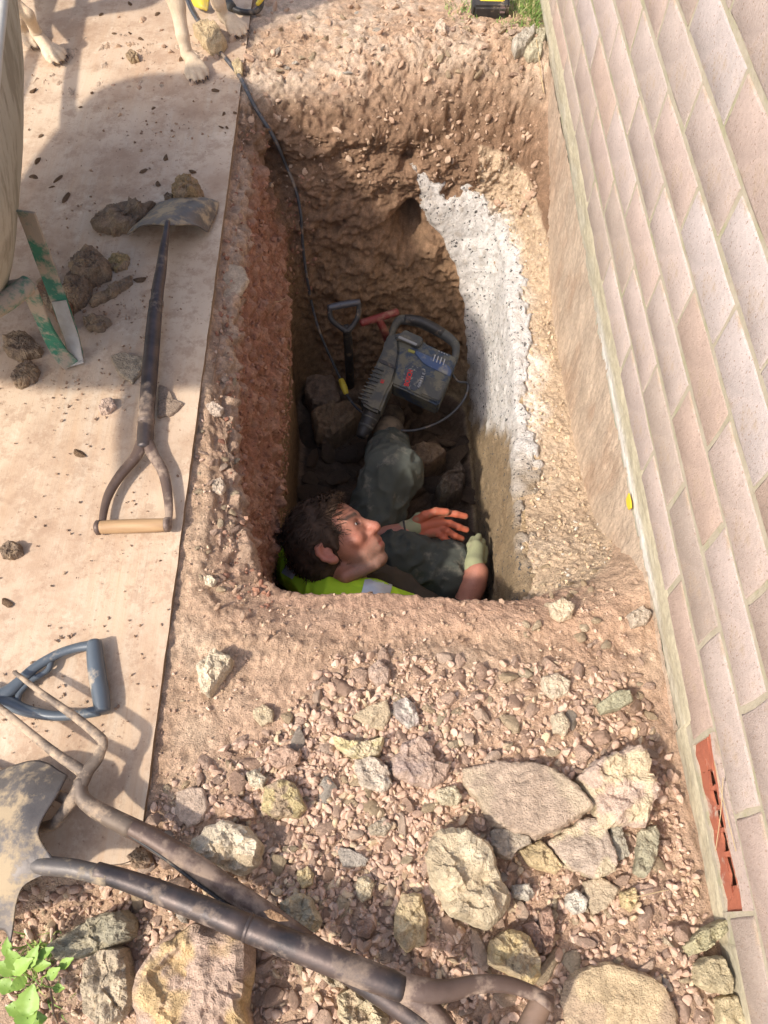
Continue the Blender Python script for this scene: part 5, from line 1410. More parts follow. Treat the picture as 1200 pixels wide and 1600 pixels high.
white_m = mat("scraped_leg_paint", (.40, .37, .33), (.28, .25, .21), var=.7, scale=30, rough=.7, bump=.4, bscale=90, dist=.001)
strap("leg_shoe", [W(92, 470, .142), W(102, 500, .107), W(112, 528, .068), W(119, 560, .0295), W(121, 570, .024)], .030, white_m, wb, th=.004, up=view_n)
strap("leg", [(-1.21, 1.22, .28), (-1.22, 1.10, .09), (-1.22, 1.06, .022)], .034, M['green'], wb, up=(1, .1, 0))
strap("leg", [(-1.21, 1.00, .262), (-1.22, 1.03, .10), (-1.22, 1.06, .022)], .034, M['green'], wb, up=(1, .1, 0))
tube("axle", [(-1.14, 2.62, .165), (-1.00, 2.62, .165)], .008, M['steel'], wb, sub=1)
tyre_pts = [(-1.07, 2.62 + .135 * math.cos(a), .165 + .135 * math.sin(a)) for a in np.linspace(0, 2 * math.pi, 28)]
tube("tyre", tyre_pts, .030, M['black'], wb, sub=2, n=12)
tube("wheel_rim", [(-1.10, 2.62, .165), (-1.04, 2.62, .165)], [.10, .10], M['steel'], wb, sub=1, n=24)

# ================================================================ CLAY ON THE BOARD
def clod(px, h, label, seed, colour=(.20, .14, .095), rough=2.0, zb=.0155):
    o, c_, R_ = rock_outline("clay_clod", px, h, colour, label, "clay", zb=zb, seed=seed, rough=rough, edge=.2, mottle=(.27, .185, .11), m=M['rockv'])
    return o
clod([(108, 412), (120, 396), (146, 389), (166, 402), (164, 420), (148, 426), (128, 432), (112, 428)], .050, "big damp clay clod on the board between barrow leg and shovel", 51)
clod([(103, 430), (124, 424), (140, 440), (130, 462), (112, 478), (102, 458)], .030, "crumbled clay spread below the big damp clod", 52, rough=2.6)
clod([(142, 345), (165, 322), (192, 318), (228, 318), (238, 312), (222, 332), (200, 348), (176, 356)], .032, "dark clay smear beside the left corner of the shovel blade", 53, rough=2.4)
clod([(272, 292), (284, 278), (300, 277), (312, 290), (308, 306), (286, 310), (272, 306)], .045, "ochre brown clay lump at the mouth of the shovel blade", 54, (.27, .18, .085))
clod([(256, 306), (262, 301), (270, 304), (268, 311), (258, 312)], .012, "pea of clay next to the ochre lump on the blade", 55, (.20, .13, .08))
clod([(6, 528), (22, 518), (40, 522), (60, 538), (56, 548), (28, 554), (8, 548)], .030, "dark clay clod on the board left of the barrow foot", 56)
clod([(18, 590), (28, 572), (46, 564), (58, 576), (50, 590), (30, 600)], .020, "crumbly clay piece below the dark clod left of the barrow foot", 57, rough=2.6)
clod([(130, 560 - 62), (140, 492), (160, 494), (172, 500), (160, 510), (140, 512)], .016, "small clay crumb heap right of the barrow leg", 58, rough=2.5)
clod([(0, 856), (14, 846), (30, 850), (32, 862), (16, 870), (2, 868)], .018, "dark clay lump at the left edge of the photo, middle of the board", 59)
clod([(138, 466), (168, 452), (184, 440), (204, 430), (202, 442), (184, 452), (170, 462), (144, 474)], .016, "ridge of broken clay to the right of the big clod", 60, rough=2.6)
clod([(170, 402), (184, 394), (198, 398), (196, 412), (182, 420), (170, 416)], .012, "yellowish crumbly clay patch near the shovel socket", 61, (.34, .24, .10), rough=2.6)
clod([(196, 84), (204, 78), (214, 82), (216, 90), (204, 93)], .016, "buff clay crumb between the dog's paws on the board", 62, (.36, .26, .15), rough=1.6)
clod([(200, 1340 - 1), (215, 1326), (232, 1330), (236, 1346), (220, 1356), (206, 1352)], .02, "clay crumb at the near corner of the board", 63, (.3, .2, .13))
clod([(55, 438), (72, 428), (92, 446), (110, 470), (112, 500), (96, 515), (80, 480), (64, 462)], .026, "reddish clay heap on the board between the two barrow legs", 64, (.24, .13, .075), rough=2.6)
# crumbs on the board
r = np.random.default_rng(5)
spots = [(150, 440, 60, 45, 300), (180, 490, 70, 60, 200), (100, 600, 110, 60, 200), (210, 160, 180, 140, 220), (260, 210, 60, 60, 90), (190, 330, 80, 30, 170), (60, 1100, 90, 60, 150), (170, 900, 140, 260, 200), (170, 760, 160, 200, 150)]
pts = []
for cx_, cy_, sx, sy, n in spots:
    for _ in range(n):
        u, v = r.normal(cx_, sx * .6), r.normal(cy_, sy * .6)
        w = at(u, v, .0175)
        if bx0 < w[0] < bx1 - .004 and w[1] > by0 + .005: pts.append(w)
pts = np.array(pts); rad = .0007 + .0036 * r.random(len(pts)) ** 4
CB = np.array([(.27, .175, .11), (.32, .215, .14), (.38, .27, .18), (.23, .15, .10)])
scatter("clay_crumbs", pts, rad, CB[r.integers(0, 4, len(pts))] * r.uniform(.8, 1.2, (len(pts), 1)), 1, 6, 41)
# single darker crumbs one can pick out
for (u, v, s) in [(51, 142, .012), (58, 251, .012), (89, 281, .012), (64, 212, .009), (143, 145, .006), (126, 167, .006), (240, 169, .008), (336, 141, .013), (350, 178, .008), (105, 308, .014), (224, 267, .012), (247, 287, .009), (259, 247, .012), (301, 268, .009), (158, 22, .009), (203, 6, .010), (246, 21, .011), (219, 60, .010), (203, 52, .007), (179, 52, .007), (345, 198, .006), (354, 199, .006), (82, 292, .007), (220, 437, .014), (122, 709, .013), (12, 943, .012), (53, 277, .012), (367, 176, .006)]:
    w = at(u, v, .017)
    o = link(bpy.data.objects.new("clay_crumb", PEB[int(u) % 8]))
    o.color = (.24, .155, .095, 1); o.location = w; o.scale = (s * 1.1, s * .8, s * .6); o.rotation_euler = (0, 0, u)
    tag(o, "dark dried clay crumb", "clay", "clay crumbs on the board"); LOOSE.append((o, "dark dried clay crumb", LM_RIM, w))

# ================================================================ CABLE
cp_ = [W(288, -14, .022), W(298, 14, .022), W(318, 46, .022), W(345, 82, .022), W(372, 116, .021), W(384, 138, .020)]
cp_ += [hit(u, v, .012) for u, v in [(400, 170), (428, 215), (446, 256), (462, 296), (470, 335), (473, 380), (479, 430), (488, 478)]]
cp_ += [W(500, 520, -.66), W(518, 562, -.74), W(533, 594, -.80)]
cab = thing("extension_cable", "long grey black cable running off the board and down the pit's far left corner", "cable", W(345, 82, .02))
tube("cord", cp_, [.0055] * 8 + [.0045] * (len(cp_) - 8), M['cable'], cab, n=10, sub=8)
tube("plug", [W(533, 594, -.80), W(537, 604, -.80), W(541, 615, -.81)], [.010, .012, .009], M['yellow'], cab, n=12)

# ================================================================ BREAKER HAMMER IN THE PIT
AZ = at(645, 575, -.66); HD = float((AZ - CO) @ CF); SP = HD / FPX
e1 = CX; e2 = CU * math.cos(.22) - CF * -math.sin(.22); e2 /= np.linalg.norm(e2); nn = np.cross(e1, e2)
def hc(cx_, cy_, d=0.0):
    """close-up drawing coordinates -> place on the hammer's side face"""
    return AZ + e1 * ((540 + cx_ / 6 - 645) * SP) + e2 * (-(480 + cy_ / 6 - 575) * SP / math.cos(.22)) + nn * d
ham = thing("breaker_hammer", "dusty blue electric breaker with red lettering standing on its chuck in the pit", "power tool", tuple(AZ - nn * .05))
def hprism(name, poly, d0, d1, m, bev=.003, parent=None):
    P = [((hc(a, b) - AZ) @ e1, (hc(a, b) - AZ) @ e2) for a, b in poly]
    me = prism(P, (AZ, e1, e2, nn), (d0, d1), bev)
    return obj(name, me, m, parent or ham, world=True, smooth=False)
hprism("housing", [(350, 470), (440, 265), (500, 262), (560, 250), (722, 332), (740, 360), (880, 430), (1000, 480), (1040, 520), (985, 650), (960, 720), (858, 962), (700, 890), (560, 820), (438, 765), (330, 640)], -.06, .030, M['hammer'], .006)
hprism("gearbox", [(372, 330), (440, 260), (500, 300), (505, 470), (480, 620), (440, 770), (400, 840), (322, 1040), (235, 1010), (150, 950), (150, 900), (230, 720), (310, 520), (345, 440)], -.05, .038, M['hammergrey'], .008)
hprism("cover_band", [(318, 528), (345, 535), (475, 600), (462, 630), (330, 570), (306, 548)], .037, .0415, M['black'], .0015)
hprism("switch_block", [(455, 330), (505, 300), (555, 252), (720, 334), (725, 360), (682, 420), (660, 425), (560, 372), (480, 345)], .029, .050, M['hammergrey'], .004)
hprism("switch", [(500, 322), (668, 400), (656, 422), (490, 345)], .049, .056, mat("pale_switch", (.26, .27, .27), (.2, .2, .19), rough=.6, bump=.2), .0015)
hprism("motor_cover", [(748, 700), (762, 690), (938, 752), (945, 768), (862, 930), (846, 934), (700, 868), (696, 852)], .029, .040, M['hammergrey'], .004)
hprism("blue_panel", [(650, 470), (660, 440), (880, 540), (960, 590), (985, 640), (970, 690), (800, 610), (720, 560)], .029, .034, mat("blue_panel", (.035, .065, .16), (.06, .09, .16), var=.6, scale=30, rough=.5, bump=.2, dust=(.25, .24, .2), dust_amt=.35), .0015)
hprism("name_plate", [(545, 640), (600, 560), (740, 620), (745, 660), (690, 800), (640, 830), (530, 775)], .029, .0325, mat("plate_black", (.03, .035, .05), (.06, .07, .08), var=.6, scale=50, rough=.5, bump=.1, dust=(.25, .24, .2), dust_amt=.3, dust_scale=60), .001)
hprism("yellow_mark", [(590, 420), (650, 445), (640, 470), (580, 445)], .029, .0335, mat("yellow_mark", (.32, .30, .08), rough=.7, bump=.1), .001)
for k in range(5):
    x0_, y0_ = 812 + k * 30, 545 + k * 13 - 25
    if k < 4: hprism("vent_slot", [(x0_ + 18, y0_ - 38), (x0_ + 28, y0_ - 34), (x0_ + 8, y0_ + 28), (x0_ - 2, y0_ + 24)], .033, .0365, M['badge'], .0006)
for k in range(4):
    x0_, y0_ = 868 + k * 24, 438 + k * 11
    hprism("vent_dash", [(x0_, y0_), (x0_ + 12, y0_ + 6), (x0_ + 8, y0_ + 14), (x0_ - 4, y0_ + 8)], .0295, .0325, M['badge'], .0005)
for k in range(9):
    a, b_ = 332 - k * 18, 612 + k * 36
    hprism("cooling_fin", [(a - 62, b_ - 6), (a + 30, b_ + 30), (a + 26, b_ + 40), (a - 66, b_ + 6)], .037, .0445, M['hammergrey'], .001)
tube("rear_handle", [hc(395, 350, .0), hc(425, 250, .0), hc(465, 150, .0), hc(510, 95, .0), hc(580, 92, .0), hc(680, 112, .0), hc(800, 165, .0), hc(920, 235, .0), hc(1000, 300, .0), hc(1035, 350, .0), hc(1035, 430, .0), hc(1010, 520, .0)],
     [.0125, .0120, .0125, .0145, .0160, .0165, .0165, .0165, .0155, .0140, .0120, .0125], M['hammergrey'], ham, n=16, flat=1.25, up=nn)
tube("handle_pad", [hc(560, 88, .004), hc(680, 110, .005), hc(800, 163, .005), hc(920, 233, .004)], [.0150, .0172, .0172, .0155], M['black'], ham, n=16, flat=1.2, up=nn)
tube("chuck", [hc(255, 985, -.01), hc(215, 1075, -.012), (hc(175, 1150, -.014)), hc(150, 1215, -.016)], [.030, .027, .023, .018], M['black'], ham, n=18, sub=3)
for q in (.25, .6):
    a = hc(255 - 100 * q, 985 + 220 * q, -.012)
    tube("chuck_ring", [a, a + (hc(150, 1215, -.016) - hc(255, 985, -.01)) * .05], [.031 - .008 * q, .031 - .008 * q], M['hammergrey'], ham, n=18, sub=1)

def text_mesh(s, size, depth=.0006):
    cu = bpy.data.curves.new("text", 'FONT'); cu.body = s; cu.size = size; cu.extrude = depth; cu.align_x = 'LEFT'; cu.offset = size * .02
    o = bpy.data.objects.new("text", cu); COL.objects.link(o)
    dg = bpy.context.evaluated_depsgraph_get()
    me = bpy.data.meshes.new_from_object(o.evaluated_get(dg))
    bpy.data.objects.remove(o); me.name = "lettering"
    return me
def letter(s, p0, p1, size, d, m, name="lettering"):
    A, B = hc(*p0, d), hc(*p1, d)
    ex = (B - A) / np.linalg.norm(B - A); ey = np.cross(nn, ex)
    me = text_mesh(s, size)
    wdt = max(v.co.x for v in me.vertices) - min(v.co.x for v in me.vertices)
    sx = np.linalg.norm(B - A) / wdt
    Mx = Matrix(((ex[0] * sx, ey[0], nn[0], A[0]), (ex[1] * sx, ey[1], nn[1], A[1]), (ex[2] * sx, ey[2], nn[2], A[2]), (0, 0, 0, 1)))
    me.transform(Mx)
    return obj(name, me, m, ham, world=True)
letter("BOSCH", (582, 790), (628, 640), .022, .0335, M['redink'])
letter("GSH 11 E", (688, 800), (740, 662), .012, .0335, M['badge'], "model_lettering")
letter("E", (352, 770), (362, 735), .014, .0395, M['redink'], "model_lettering")
pc = [hc(1010, 600, -.03), W(716, 596, -.70), W(731, 600, -.72), W(726, 622, -.74), W(706, 646, -.76), W(676, 664, -.78), W(640, 673, -.78), W(605, 667, -.78), W(578, 652, -.78), W(556, 636, -.80), W(541, 615, -.81)]
tube("power_cord", pc, .0042, M['cable'], ham, n=8, sub=8)

# ================================================================ TOOLS STANDING IN THE PIT
bs_ = thing("spade", "black D handled spade standing in the shade against the far pit wall", "spade", W(545, 610, -.98))
tube("grip", [W(513, 481, -.52), W(536, 476, -.52), W(562, 472, -.52)], [.0105, .0118, .0105], mat("shiny_black_grip", (.05, .05, .055), (.09, .09, .1), rough=.3, bump=.1, spec=.6), bs_, n=14)
tube("handle_arm", [W(515, 482, -.525), W(517, 498, -.53), W(530, 510, -.55), W(542, 518, -.56)], [.0075, .0085, .009, .010], M['black'], bs_, n=12)
tube("handle_arm", [W(561, 474, -.525), W(560, 492, -.53), W(552, 508, -.55), W(542, 518, -.56)], [.0075, .0085, .009, .010], M['black'], bs_, n=12)
tube("shaft", [W(542, 512, -.555), W(544, 540, -.66), W(546, 575, -.82), W(547, 602, -.97)], [.014, .015, .015, .016], M['black'], bs_, n=14)
ts = thing("t_handled_spade", "tool with a red T shaped handle behind the breaker in the pit", "spade", W(606, 530, -.95))
tube("t_grip", [W(564, 505, -.54), W(590, 497, -.54), W(621, 487, -.54)], [.0115, .0125, .0115], M['redplastic'], ts, n=14)
tube("stem", [W(592, 499, -.545), W(598, 512, -.58), W(606, 530, -.66)], [.0125, .0125, .014], M['redplastic'], ts, n=14)
tube("shaft", [W(605, 527, -.65), W(612, 552, -.80), W(616, 566, -.95)], [.014, .015, .015], M['black'], ts, n=12)

# ================================================================ SMALL THINGS AT THE TOP OF THE PHOTO
tm = thing("tape_measure", "black and yellow tape measure lying at the far end beside the grass", "tape measure", W(765, 12, .01))
zt_ = .015 + gz(*W(765, 14, 0)[:2])
c_ = W(766, 10, zt_)
pr_ = [(-.052, -.030), (.050, -.033), (.056, -.024), (.056, .03), (.040, .052), (-.035, .055), (-.056, .03), (-.057, -.02)]
obj("case", prism(pr_, (c_, (1, 0, 0), (0, .97, .24), (0, -.24, .97)), (-.018, .026), .007), M['black'], tm, world=True, smooth=False)
obj("yellow_plate", prism([(-.036, -.008), (.038, -.011), (.043, .0), (.040, .03), (.028, .042), (-.024, .044), (-.040, .028)], (c_, (1, 0, 0), (0, .97, .24), (0, -.24, .97)), (.020, .0295), .003), M['yellow'], tm, world=True, smooth=False)
q_fr = prism([(-.008, -.006), (.008, -.006), (.008, .012), (-.008, .012)], (c_ + np.array([.034, -.0335, .004]), (1, .05, 0), (0, .2, .97), (0, -.97, .2)), (-.002, .0012), .001)
obj("belt_clip_mark", q_fr, mat("clip_mark", (.20, .13, .12), rough=.6, bump=.1), tm, world=True, smooth=False)
rl = thing("yellow_strap", "bright yellow plastic strap beside the dog's front leg at the top edge", "strap", W(315, 4, .02))
V, Fc = net_patch([[W(298, -10, .050), W(312, -8, .055), W(328, -6, .045)], [W(300, 2, .035), W(313, 8, .040), W(325, 14, .030)], [W(304, 10, .028), W(314, 14, .030), W(322, 17, .024)]], 6, 6, .004, .001, 6)
obj("webbing", mesh_np("webbing", V, Fc), M['yellow'], rl, world=True)
hk = thing("tool_handle", "curved black rubber handle with a yellow tip at the top left of the soil", "handle", W(390, 16, .02))
tube("rubber_hook", [W(360, 8, .030), W(370, 16, .026), W(386, 19, .024), W(399, 18, .026), W(407, 10, .030), W(409, -4, .03)], [.011, .0085, .0078, .0080, .0085, .0085], M['black'], hk, n=12)
tube("yellow_tip", [W(402, 7, .040), W(405, 3, .042), W(409, -2, .044)], [.006, .007, .007], M['yellow'], hk, n=10)
tube("grey_socket", [W(356, 4, .034), W(362, 12, .032)], [.016, .015], M['hammergrey'], hk, n=14, sub=2)

# ================================================================ THE WORKER
A = np.array
H0 = at(527, 851, -.34)
fw = .79 * CX + .61 * CU; upv = -.61 * CX + .79 * CU; tow = -CF
ang = math.radians(14)
fwd = fw * math.cos(ang) + tow * math.sin(ang)
lft = np.cross(upv, fwd); lft /= np.linalg.norm(lft)
HR = np.stack([fwd, lft, np.cross(fwd, lft)], 1)        # head axes as columns
HS = 0.96
def hp(x_, y_, z_): return H0 + HR @ (A([x_, y_, z_]) * HS)
def hl(P): return ((P - H0) @ HR) / HS
person = thing("person", "man in yellow hi-vis vest and work gloves crouching in the pit, face turned right", "person", (-.05, .80, -1.0))

def headprims():
    E = lambda c, r, rot=None: ('ell', A(c, float), A(r, float)) + ((rot,) if rot is not None else ())
    C = lambda a, b, r1, r2: ('cap', A(a, float), A(b, float), r1, r2)
    p = [E((-.012, 0, .038), (.096, .074, .083)), E((.030, 0, .012), (.062, .062, .085)), E((.040, 0, -.045), (.052, .050, .062)),
         E((.062, 0, -.092), (.024, .026, .020)), C((-.018, .045, -.075), (.055, .022, -.095), .020, .015), C((-.018, -.045, -.075), (.055, -.022, -.095), .020, .015),
         C((.078, 0, .020), (.106, 0, -.018), .0085, .0115), E((.104, 0, -.026), (.014, .013, .010)), E((.092, .014, -.028), (.010, .008, .008)), E((.092, -.014, -.028), (.010, .008, .008)),
         C((.080, .012, .032), (.070, .042, .030), .009, .008), C((.080, -.012, .032), (.070, -.042, .030), .009, .008),
         E((.060, .040, -.020), (.020, .020, .018)), E((.060, -.040, -.020), (.020, .020, .018)),
         C((.090, -.018, -.052), (.090, .018, -.052), .006, .006), C((.087, -.016, -.068), (.087, .016, -.068), .0066, .0066), E((.078, 0, -.055), (.018, .030, .026)),
         C((-.03, 0, -.06), (-.060, 0, -.15), .050, .054)]
    p += [('sub', A((.084, .031, .013)), A((.013, .015, .0085))), ('sub', A((.084, -.031, .013)), A((.013, .015, .0085)))]
    p += [('subcap', A((.0975, -.018, -.0602)), A((.0975, .018, -.0602)), .0030, .0030)]
    for s in (-1, 1):
        p += [E((.069, s * .031, .012), (.0125, .0125, .0125)),
              C((.075, s * .022, .0195), (.073, s * .040, .0185), .0038, .0036), C((.0745, s * .022, .0045), (.072, s * .039, .0045), .0030, .0030)]
        # ear
        ex = s * .0745
        ring = [(-.006, .024), (-.019, .022), (-.025, .010), (-.022, -.008), (-.011, -.023), (-.003, -.028)]
        for (a, b), (c, d) in zip(ring[:-1], ring[1:]): p.append(C((a, ex + s * .006 * (a < -.01), b), (c, ex + s * .006 * (c < -.01), d), .0052, .0052))
        p.append(E((-.010, ex - s * .004, -.002), (.013, .005, .021)))
        p.append(E((-.004, ex - s * .001, -.025), (.008, .005, .009)))
    for k in range(4):   # forehead furrows
        z_ = .046 + k * .0115
        p.append(('subcap', A((.0905 - .0010 * k * k - .002, -.030, z_)), A((.0930 - .0010 * k * k - .002, .030, z_)), .0026, .0026))
    return p
hv, hq = soft(headprims(), .0026, .010)
# crow's feet and cheek creases
wr = np.exp(-((hv[:, 0] - .052) / .018) ** 2 - ((hv[:, 2] - .008) / .022) ** 2) * np.sin(hv[:, 2] * 700 + hv[:, 0] * 260)
hv[:, 1] += np.sign(hv[:, 1]) * -.0009 * wr * (np.abs(hv[:, 1]) > .03)
hx, hy, hz = hv.T
hc_ = np.tile(A([.30, .128, .082]), (len(hv), 1))
def hm(m, d):
    global hc_
    hc_ = hc_ * (1 - m[:, None]) + A(d) * m[:, None]
nh = fbm(hv, 30, 3, 5)
hm(sstep(-.1, .5, nh) * .4, (.38, .165, .105))
hm(np.exp(-(((hx - .104) / .02) ** 2 + (hy / .02) ** 2 + ((hz + .024) / .018) ** 2)) * .6, (.50, .16, .11))
hm(np.exp(-(((hx - .062) / .022) ** 2 + ((np.abs(hy) - .045) / .02) ** 2 + ((hz + .02) / .022) ** 2)) * .5, (.50, .165, .11))
hm(np.exp(-(((hx + .012) / .03) ** 2 + ((np.abs(hy) - .082) / .014) ** 2 + (hz / .035) ** 2)) * .6, (.50, .17, .12))
lipm = np.exp(-(((hx - .094) / .010) ** 2 + ((hz + .060) / .0095) ** 2)) * (np.abs(hy) < .022)
hm(np.clip(lipm, 0, 1) * .8, (.36, .10, .085))
beard = sstep(-.035, -.06, hz) * sstep(-.02, .02, hx) * (1 - np.clip(lipm * 2, 0, 1)) * sstep(.05, -.12, hz)
hm(np.clip(beard * (.6 + .5 * fbm(hv, 300, 2, 8)), 0, .85), (.17, .12, .095))
hm(sstep(.0135, .012, np.linalg.norm((hv - A([.067, 0, .012])) * [1, 0, 1] + np.column_stack([hx * 0, np.abs(hy) - .031, hx * 0]), axis=1)) * (hx > .0755) * .9, (.60, .55, .50))
for s in (-1, 1):
    dd = np.linalg.norm(hv - A([.0785, s * .0285, .0115]), axis=1)
    hm(sstep(.0062, .005, dd), (.06, .05, .045))
brow = np.exp(-(((hz - .0335 - .12 * (np.abs(hy) - .02)) / .0055) ** 2)) * (np.abs(hy) > .010) * (np.abs(hy) < .05) * (hx > .04)
hm(np.clip(brow * (1.1 + .6 * fbm(hv, 260, 2, 9)), 0, .9), (.05, .033, .024))
furrow = sum(np.exp(-((hz - (.046 + k * .0115) - .02 * (np.abs(hy) - .0) ** 1) / .0016) ** 2) for k in range(4)) * (hx > .05)
hm(np.clip(furrow, 0, 1) * .75, (.17, .06, .045))  # crease shade painted into the skin colour along the carved furrows
hm(np.exp(-(((hx - .078) / .016) ** 2 + ((np.abs(hy) - .033) / .018) ** 2 + ((hz - .010) / .013) ** 2)) * .55, (.16, .065, .05))
hm(np.clip(np.exp(-(((hz + .030 + .55 * (np.abs(hy) - .016)) / .0022) ** 2)) * (np.abs(hy) > .014) * (np.abs(hy) < .04) * (hx > .05), 0, 1) * .6, (.20, .07, .05))
HV = H0 + (hv * HS) @ HR.T

nb = hp(-.05, 0, -.150)
Ls, Rs = at(468, 896, -.56), at(655, 962, -.56)
chest = (Ls + Rs) / 2 + A([0, .0, -.10]); chest[1] = .74
hipc = A([-.05, .76, -.86])
El, Wl = at(545, 850, -.66), at(634, 829, -.60)
Er, Wr = at(712, 985, -.66), at(738, 915, -.60)
hipL, kneeL, ankL = A([-.12, .80, -.84]), at(610, 738, -.58), at(606, 690, -.88)
hipR, kneeR, ankR = A([.04, .78, -.84]), at(700, 893, -.64), A([.20, 1.06, -.93])
body = [('cap', nb, chest + A([0, 0, .08]), .055, .085), ('cap', Ls, Rs, .055, .055), ('cap', chest, hipc, .12, .13),
        ('cap', Ls, El, .050, .040), ('cap', El, Wl, .036, .0235), ('cap', Rs, Er, .050, .040), ('cap', Er, Wr, .040, .030),
        ('cap', hipL, kneeL, .075, .052), ('cap', kneeL, ankL, .050, .036), ('cap', hipR, kneeR, .075, .052), ('cap', kneeR, ankR, .050, .036),
        ('cap', ankL, ankL + A([.01, .09, -.03]), .034, .03), ('cap', ankR, ankR + A([.02, .08, -.02]), .034, .03),
        ('cap', Wr, Wr + (Wr - Er) * .3, .028, .03)]
bv, bq = soft(body, .008, .03)
bc = np.tile(A([.40, .17, .115]), (len(bv), 1)) * (1 + .2 * fbm(bv, 20, 3, 3))[:, None]
V, Fc = merge([(HV, [hq]), (bv, [bq])])
obj("body", mesh_np("body", V, Fc, np.vstack([np.clip(hc_, .01, .9), np.clip(bc, .02, .8)])), M['skin'], person, world=True)

# eyes' highlights, separate wet balls
for s in (-1, 1):
    b = bmesh.new(); bmesh.ops.create_uvsphere(b, u_segments=20, v_segments=14, radius=.0126 * HS)
    o = obj("eye", b, mat("eye", (.55, .5, .46), (.45, .38, .34), rough=.15, bump=0, spec=.6) if s < 0 else bpy.data.materials["eye"], person, smooth=True)
    o.location = Vector(hp(.0705, s * .0315, .012)) - person.location
    b = bmesh.new(); bmesh.ops.create_uvsphere(b, u_segments=16, v_segments=10, radius=.0062 * HS)
    o2 = obj("iris", b, mat("iris", (.03, .022, .016), rough=.15, bump=0, spec=.6) if s < 0 else bpy.data.materials["iris"], o, smooth=True)
    o2.location = Vector(HR @ A([.0085, .002, -.001])) * HS

# hair: a cap and many locks
cap_pr = [('ell', A((-.022, 0, .045)), A((.100, .082, .090))), ('ell', A((-.055, 0, .0)), A((.060, .074, .080))), ('ell', A((.020, 0, .088)), A((.062, .060, .034))),
          ('cap', A((.022, .066, .035)), A((.014, .071, -.006)), .013, .007), ('cap', A((.022, -.066, .035)), A((.014, -.071, -.006)), .013, .007),
          ('sub', A((.098, 0, .005)), A((.060, .085, .085))), ('sub', A((-.008, -.09, -.022)), A((.026, .03, .036))), ('sub', A((-.008, .09, -.022)), A((.026, .03, .036)))]
cv, cq = soft(cap_pr, .004, .016)
cv = cv + (cv - A((-.02, 0, .03))) / np.linalg.norm(cv - A((-.02, 0, .03)), axis=1)[:, None] * (.006 * fbm(cv, 45, 3, 2))[:, None]
r = np.random.default_rng(3)
parts = [(H0 + (cv * HS) @ HR.T, [cq])]
cen_h = A((-.02, 0, .03))
ids_ = r.choice(len(cv), 2600)
SV, SF = [], []
for n_, i0 in enumerate(ids_):
    p = cv[i0]
    if p[2] < -.045 and p[0] > -.03: continue
    if abs(p[1]) > .045 and -.045 < p[0] < .03 and -.05 < p[2] < .03: continue
    d = (p - cen_h) / np.linalg.norm(p - cen_h)
    flow = A([-.3, 0, -.5]) if p[0] < .02 else A([.55, .2 * np.sign(p[1]), -.15])
    sw = fbm(p[None] * 1.0, 16, 2, 7)[0] * 2.4; sw2 = fbm(p[None], 16, 2, 17)[0] * 2.4
    tdir = flow + A([sw, sw2, sw * sw2]) + r.normal(size=3) * .25
    tdir -= d * (tdir @ d) * .8; tdir /= np.linalg.norm(tdir)
    L_ = r.uniform(.012, .030); sd_ = np.cross(tdir, d); w_ = r.uniform(.0008, .0020)
    pts_ = [p, p + d * .006 + tdir * L_ * .4, p + d * .0085 + tdir * L_ * .8, p + d * r.uniform(.001, .008) + tdir * L_ * 1.15]
    b0 = len(SV)
    for k, q in enumerate(pts_[:3]): SV += [q - sd_ * w_ * (1 - .2 * k), q + sd_ * w_ * (1 - .2 * k) + d * .0004]
    SV.append(pts_[3])
    SF += [(b0, b0 + 1, b0 + 3), (b0, b0 + 3, b0 + 2), (b0 + 2, b0 + 3, b0 + 5), (b0 + 2, b0 + 5, b0 + 4), (b0 + 4, b0 + 5, b0 + 6)]
parts.append((H0 + (A(SV) * HS) @ HR.T, [A(SF)]))
V, Fc = merge(parts)
obj("hair", mesh_np("hair", V, Fc), M['hair'], person, world=True)
# stubble / beard tufts on the chin
SV, SF = [], []
cand = np.where((hz < -.058) & (hx > .015) & (hx < .085) & (hz > -.112))[0]
for i0 in r.choice(cand, 500):
    p = hv[i0]; d = p - A((.03, 0, -.05)); d /= np.linalg.norm(d)
    t_ = d + A([.1, 0, -.5]) + r.normal(size=3) * .2; t_ /= np.linalg.norm(t_); s_ = np.cross(t_, A([1, .2, 0])); s_ /= np.linalg.norm(s_)
    b0 = len(SV); SV += [p - s_ * .0004, p + s_ * .0004, p + t_ * r.uniform(.002, .005)]; SF.append((b0, b0 + 1, b0 + 2))
obj("stubble", mesh_np("stubble", H0 + (A(SV) * HS) @ HR.T, A(SF)), mat("grey_stubble", (.22, .17, .14), (.1, .07, .05), rough=.8, bump=0), person, world=True)

def folds(P, sc=22, am=.006, seed=0, st=(1, 1, 1)):
    f = perlin(P * A(st), sc, seed)
    return -am * (1 - np.abs(f) * 2.4) ** 2 * .8 + am * .5 * perlin(P, sc * .4, seed + 3)
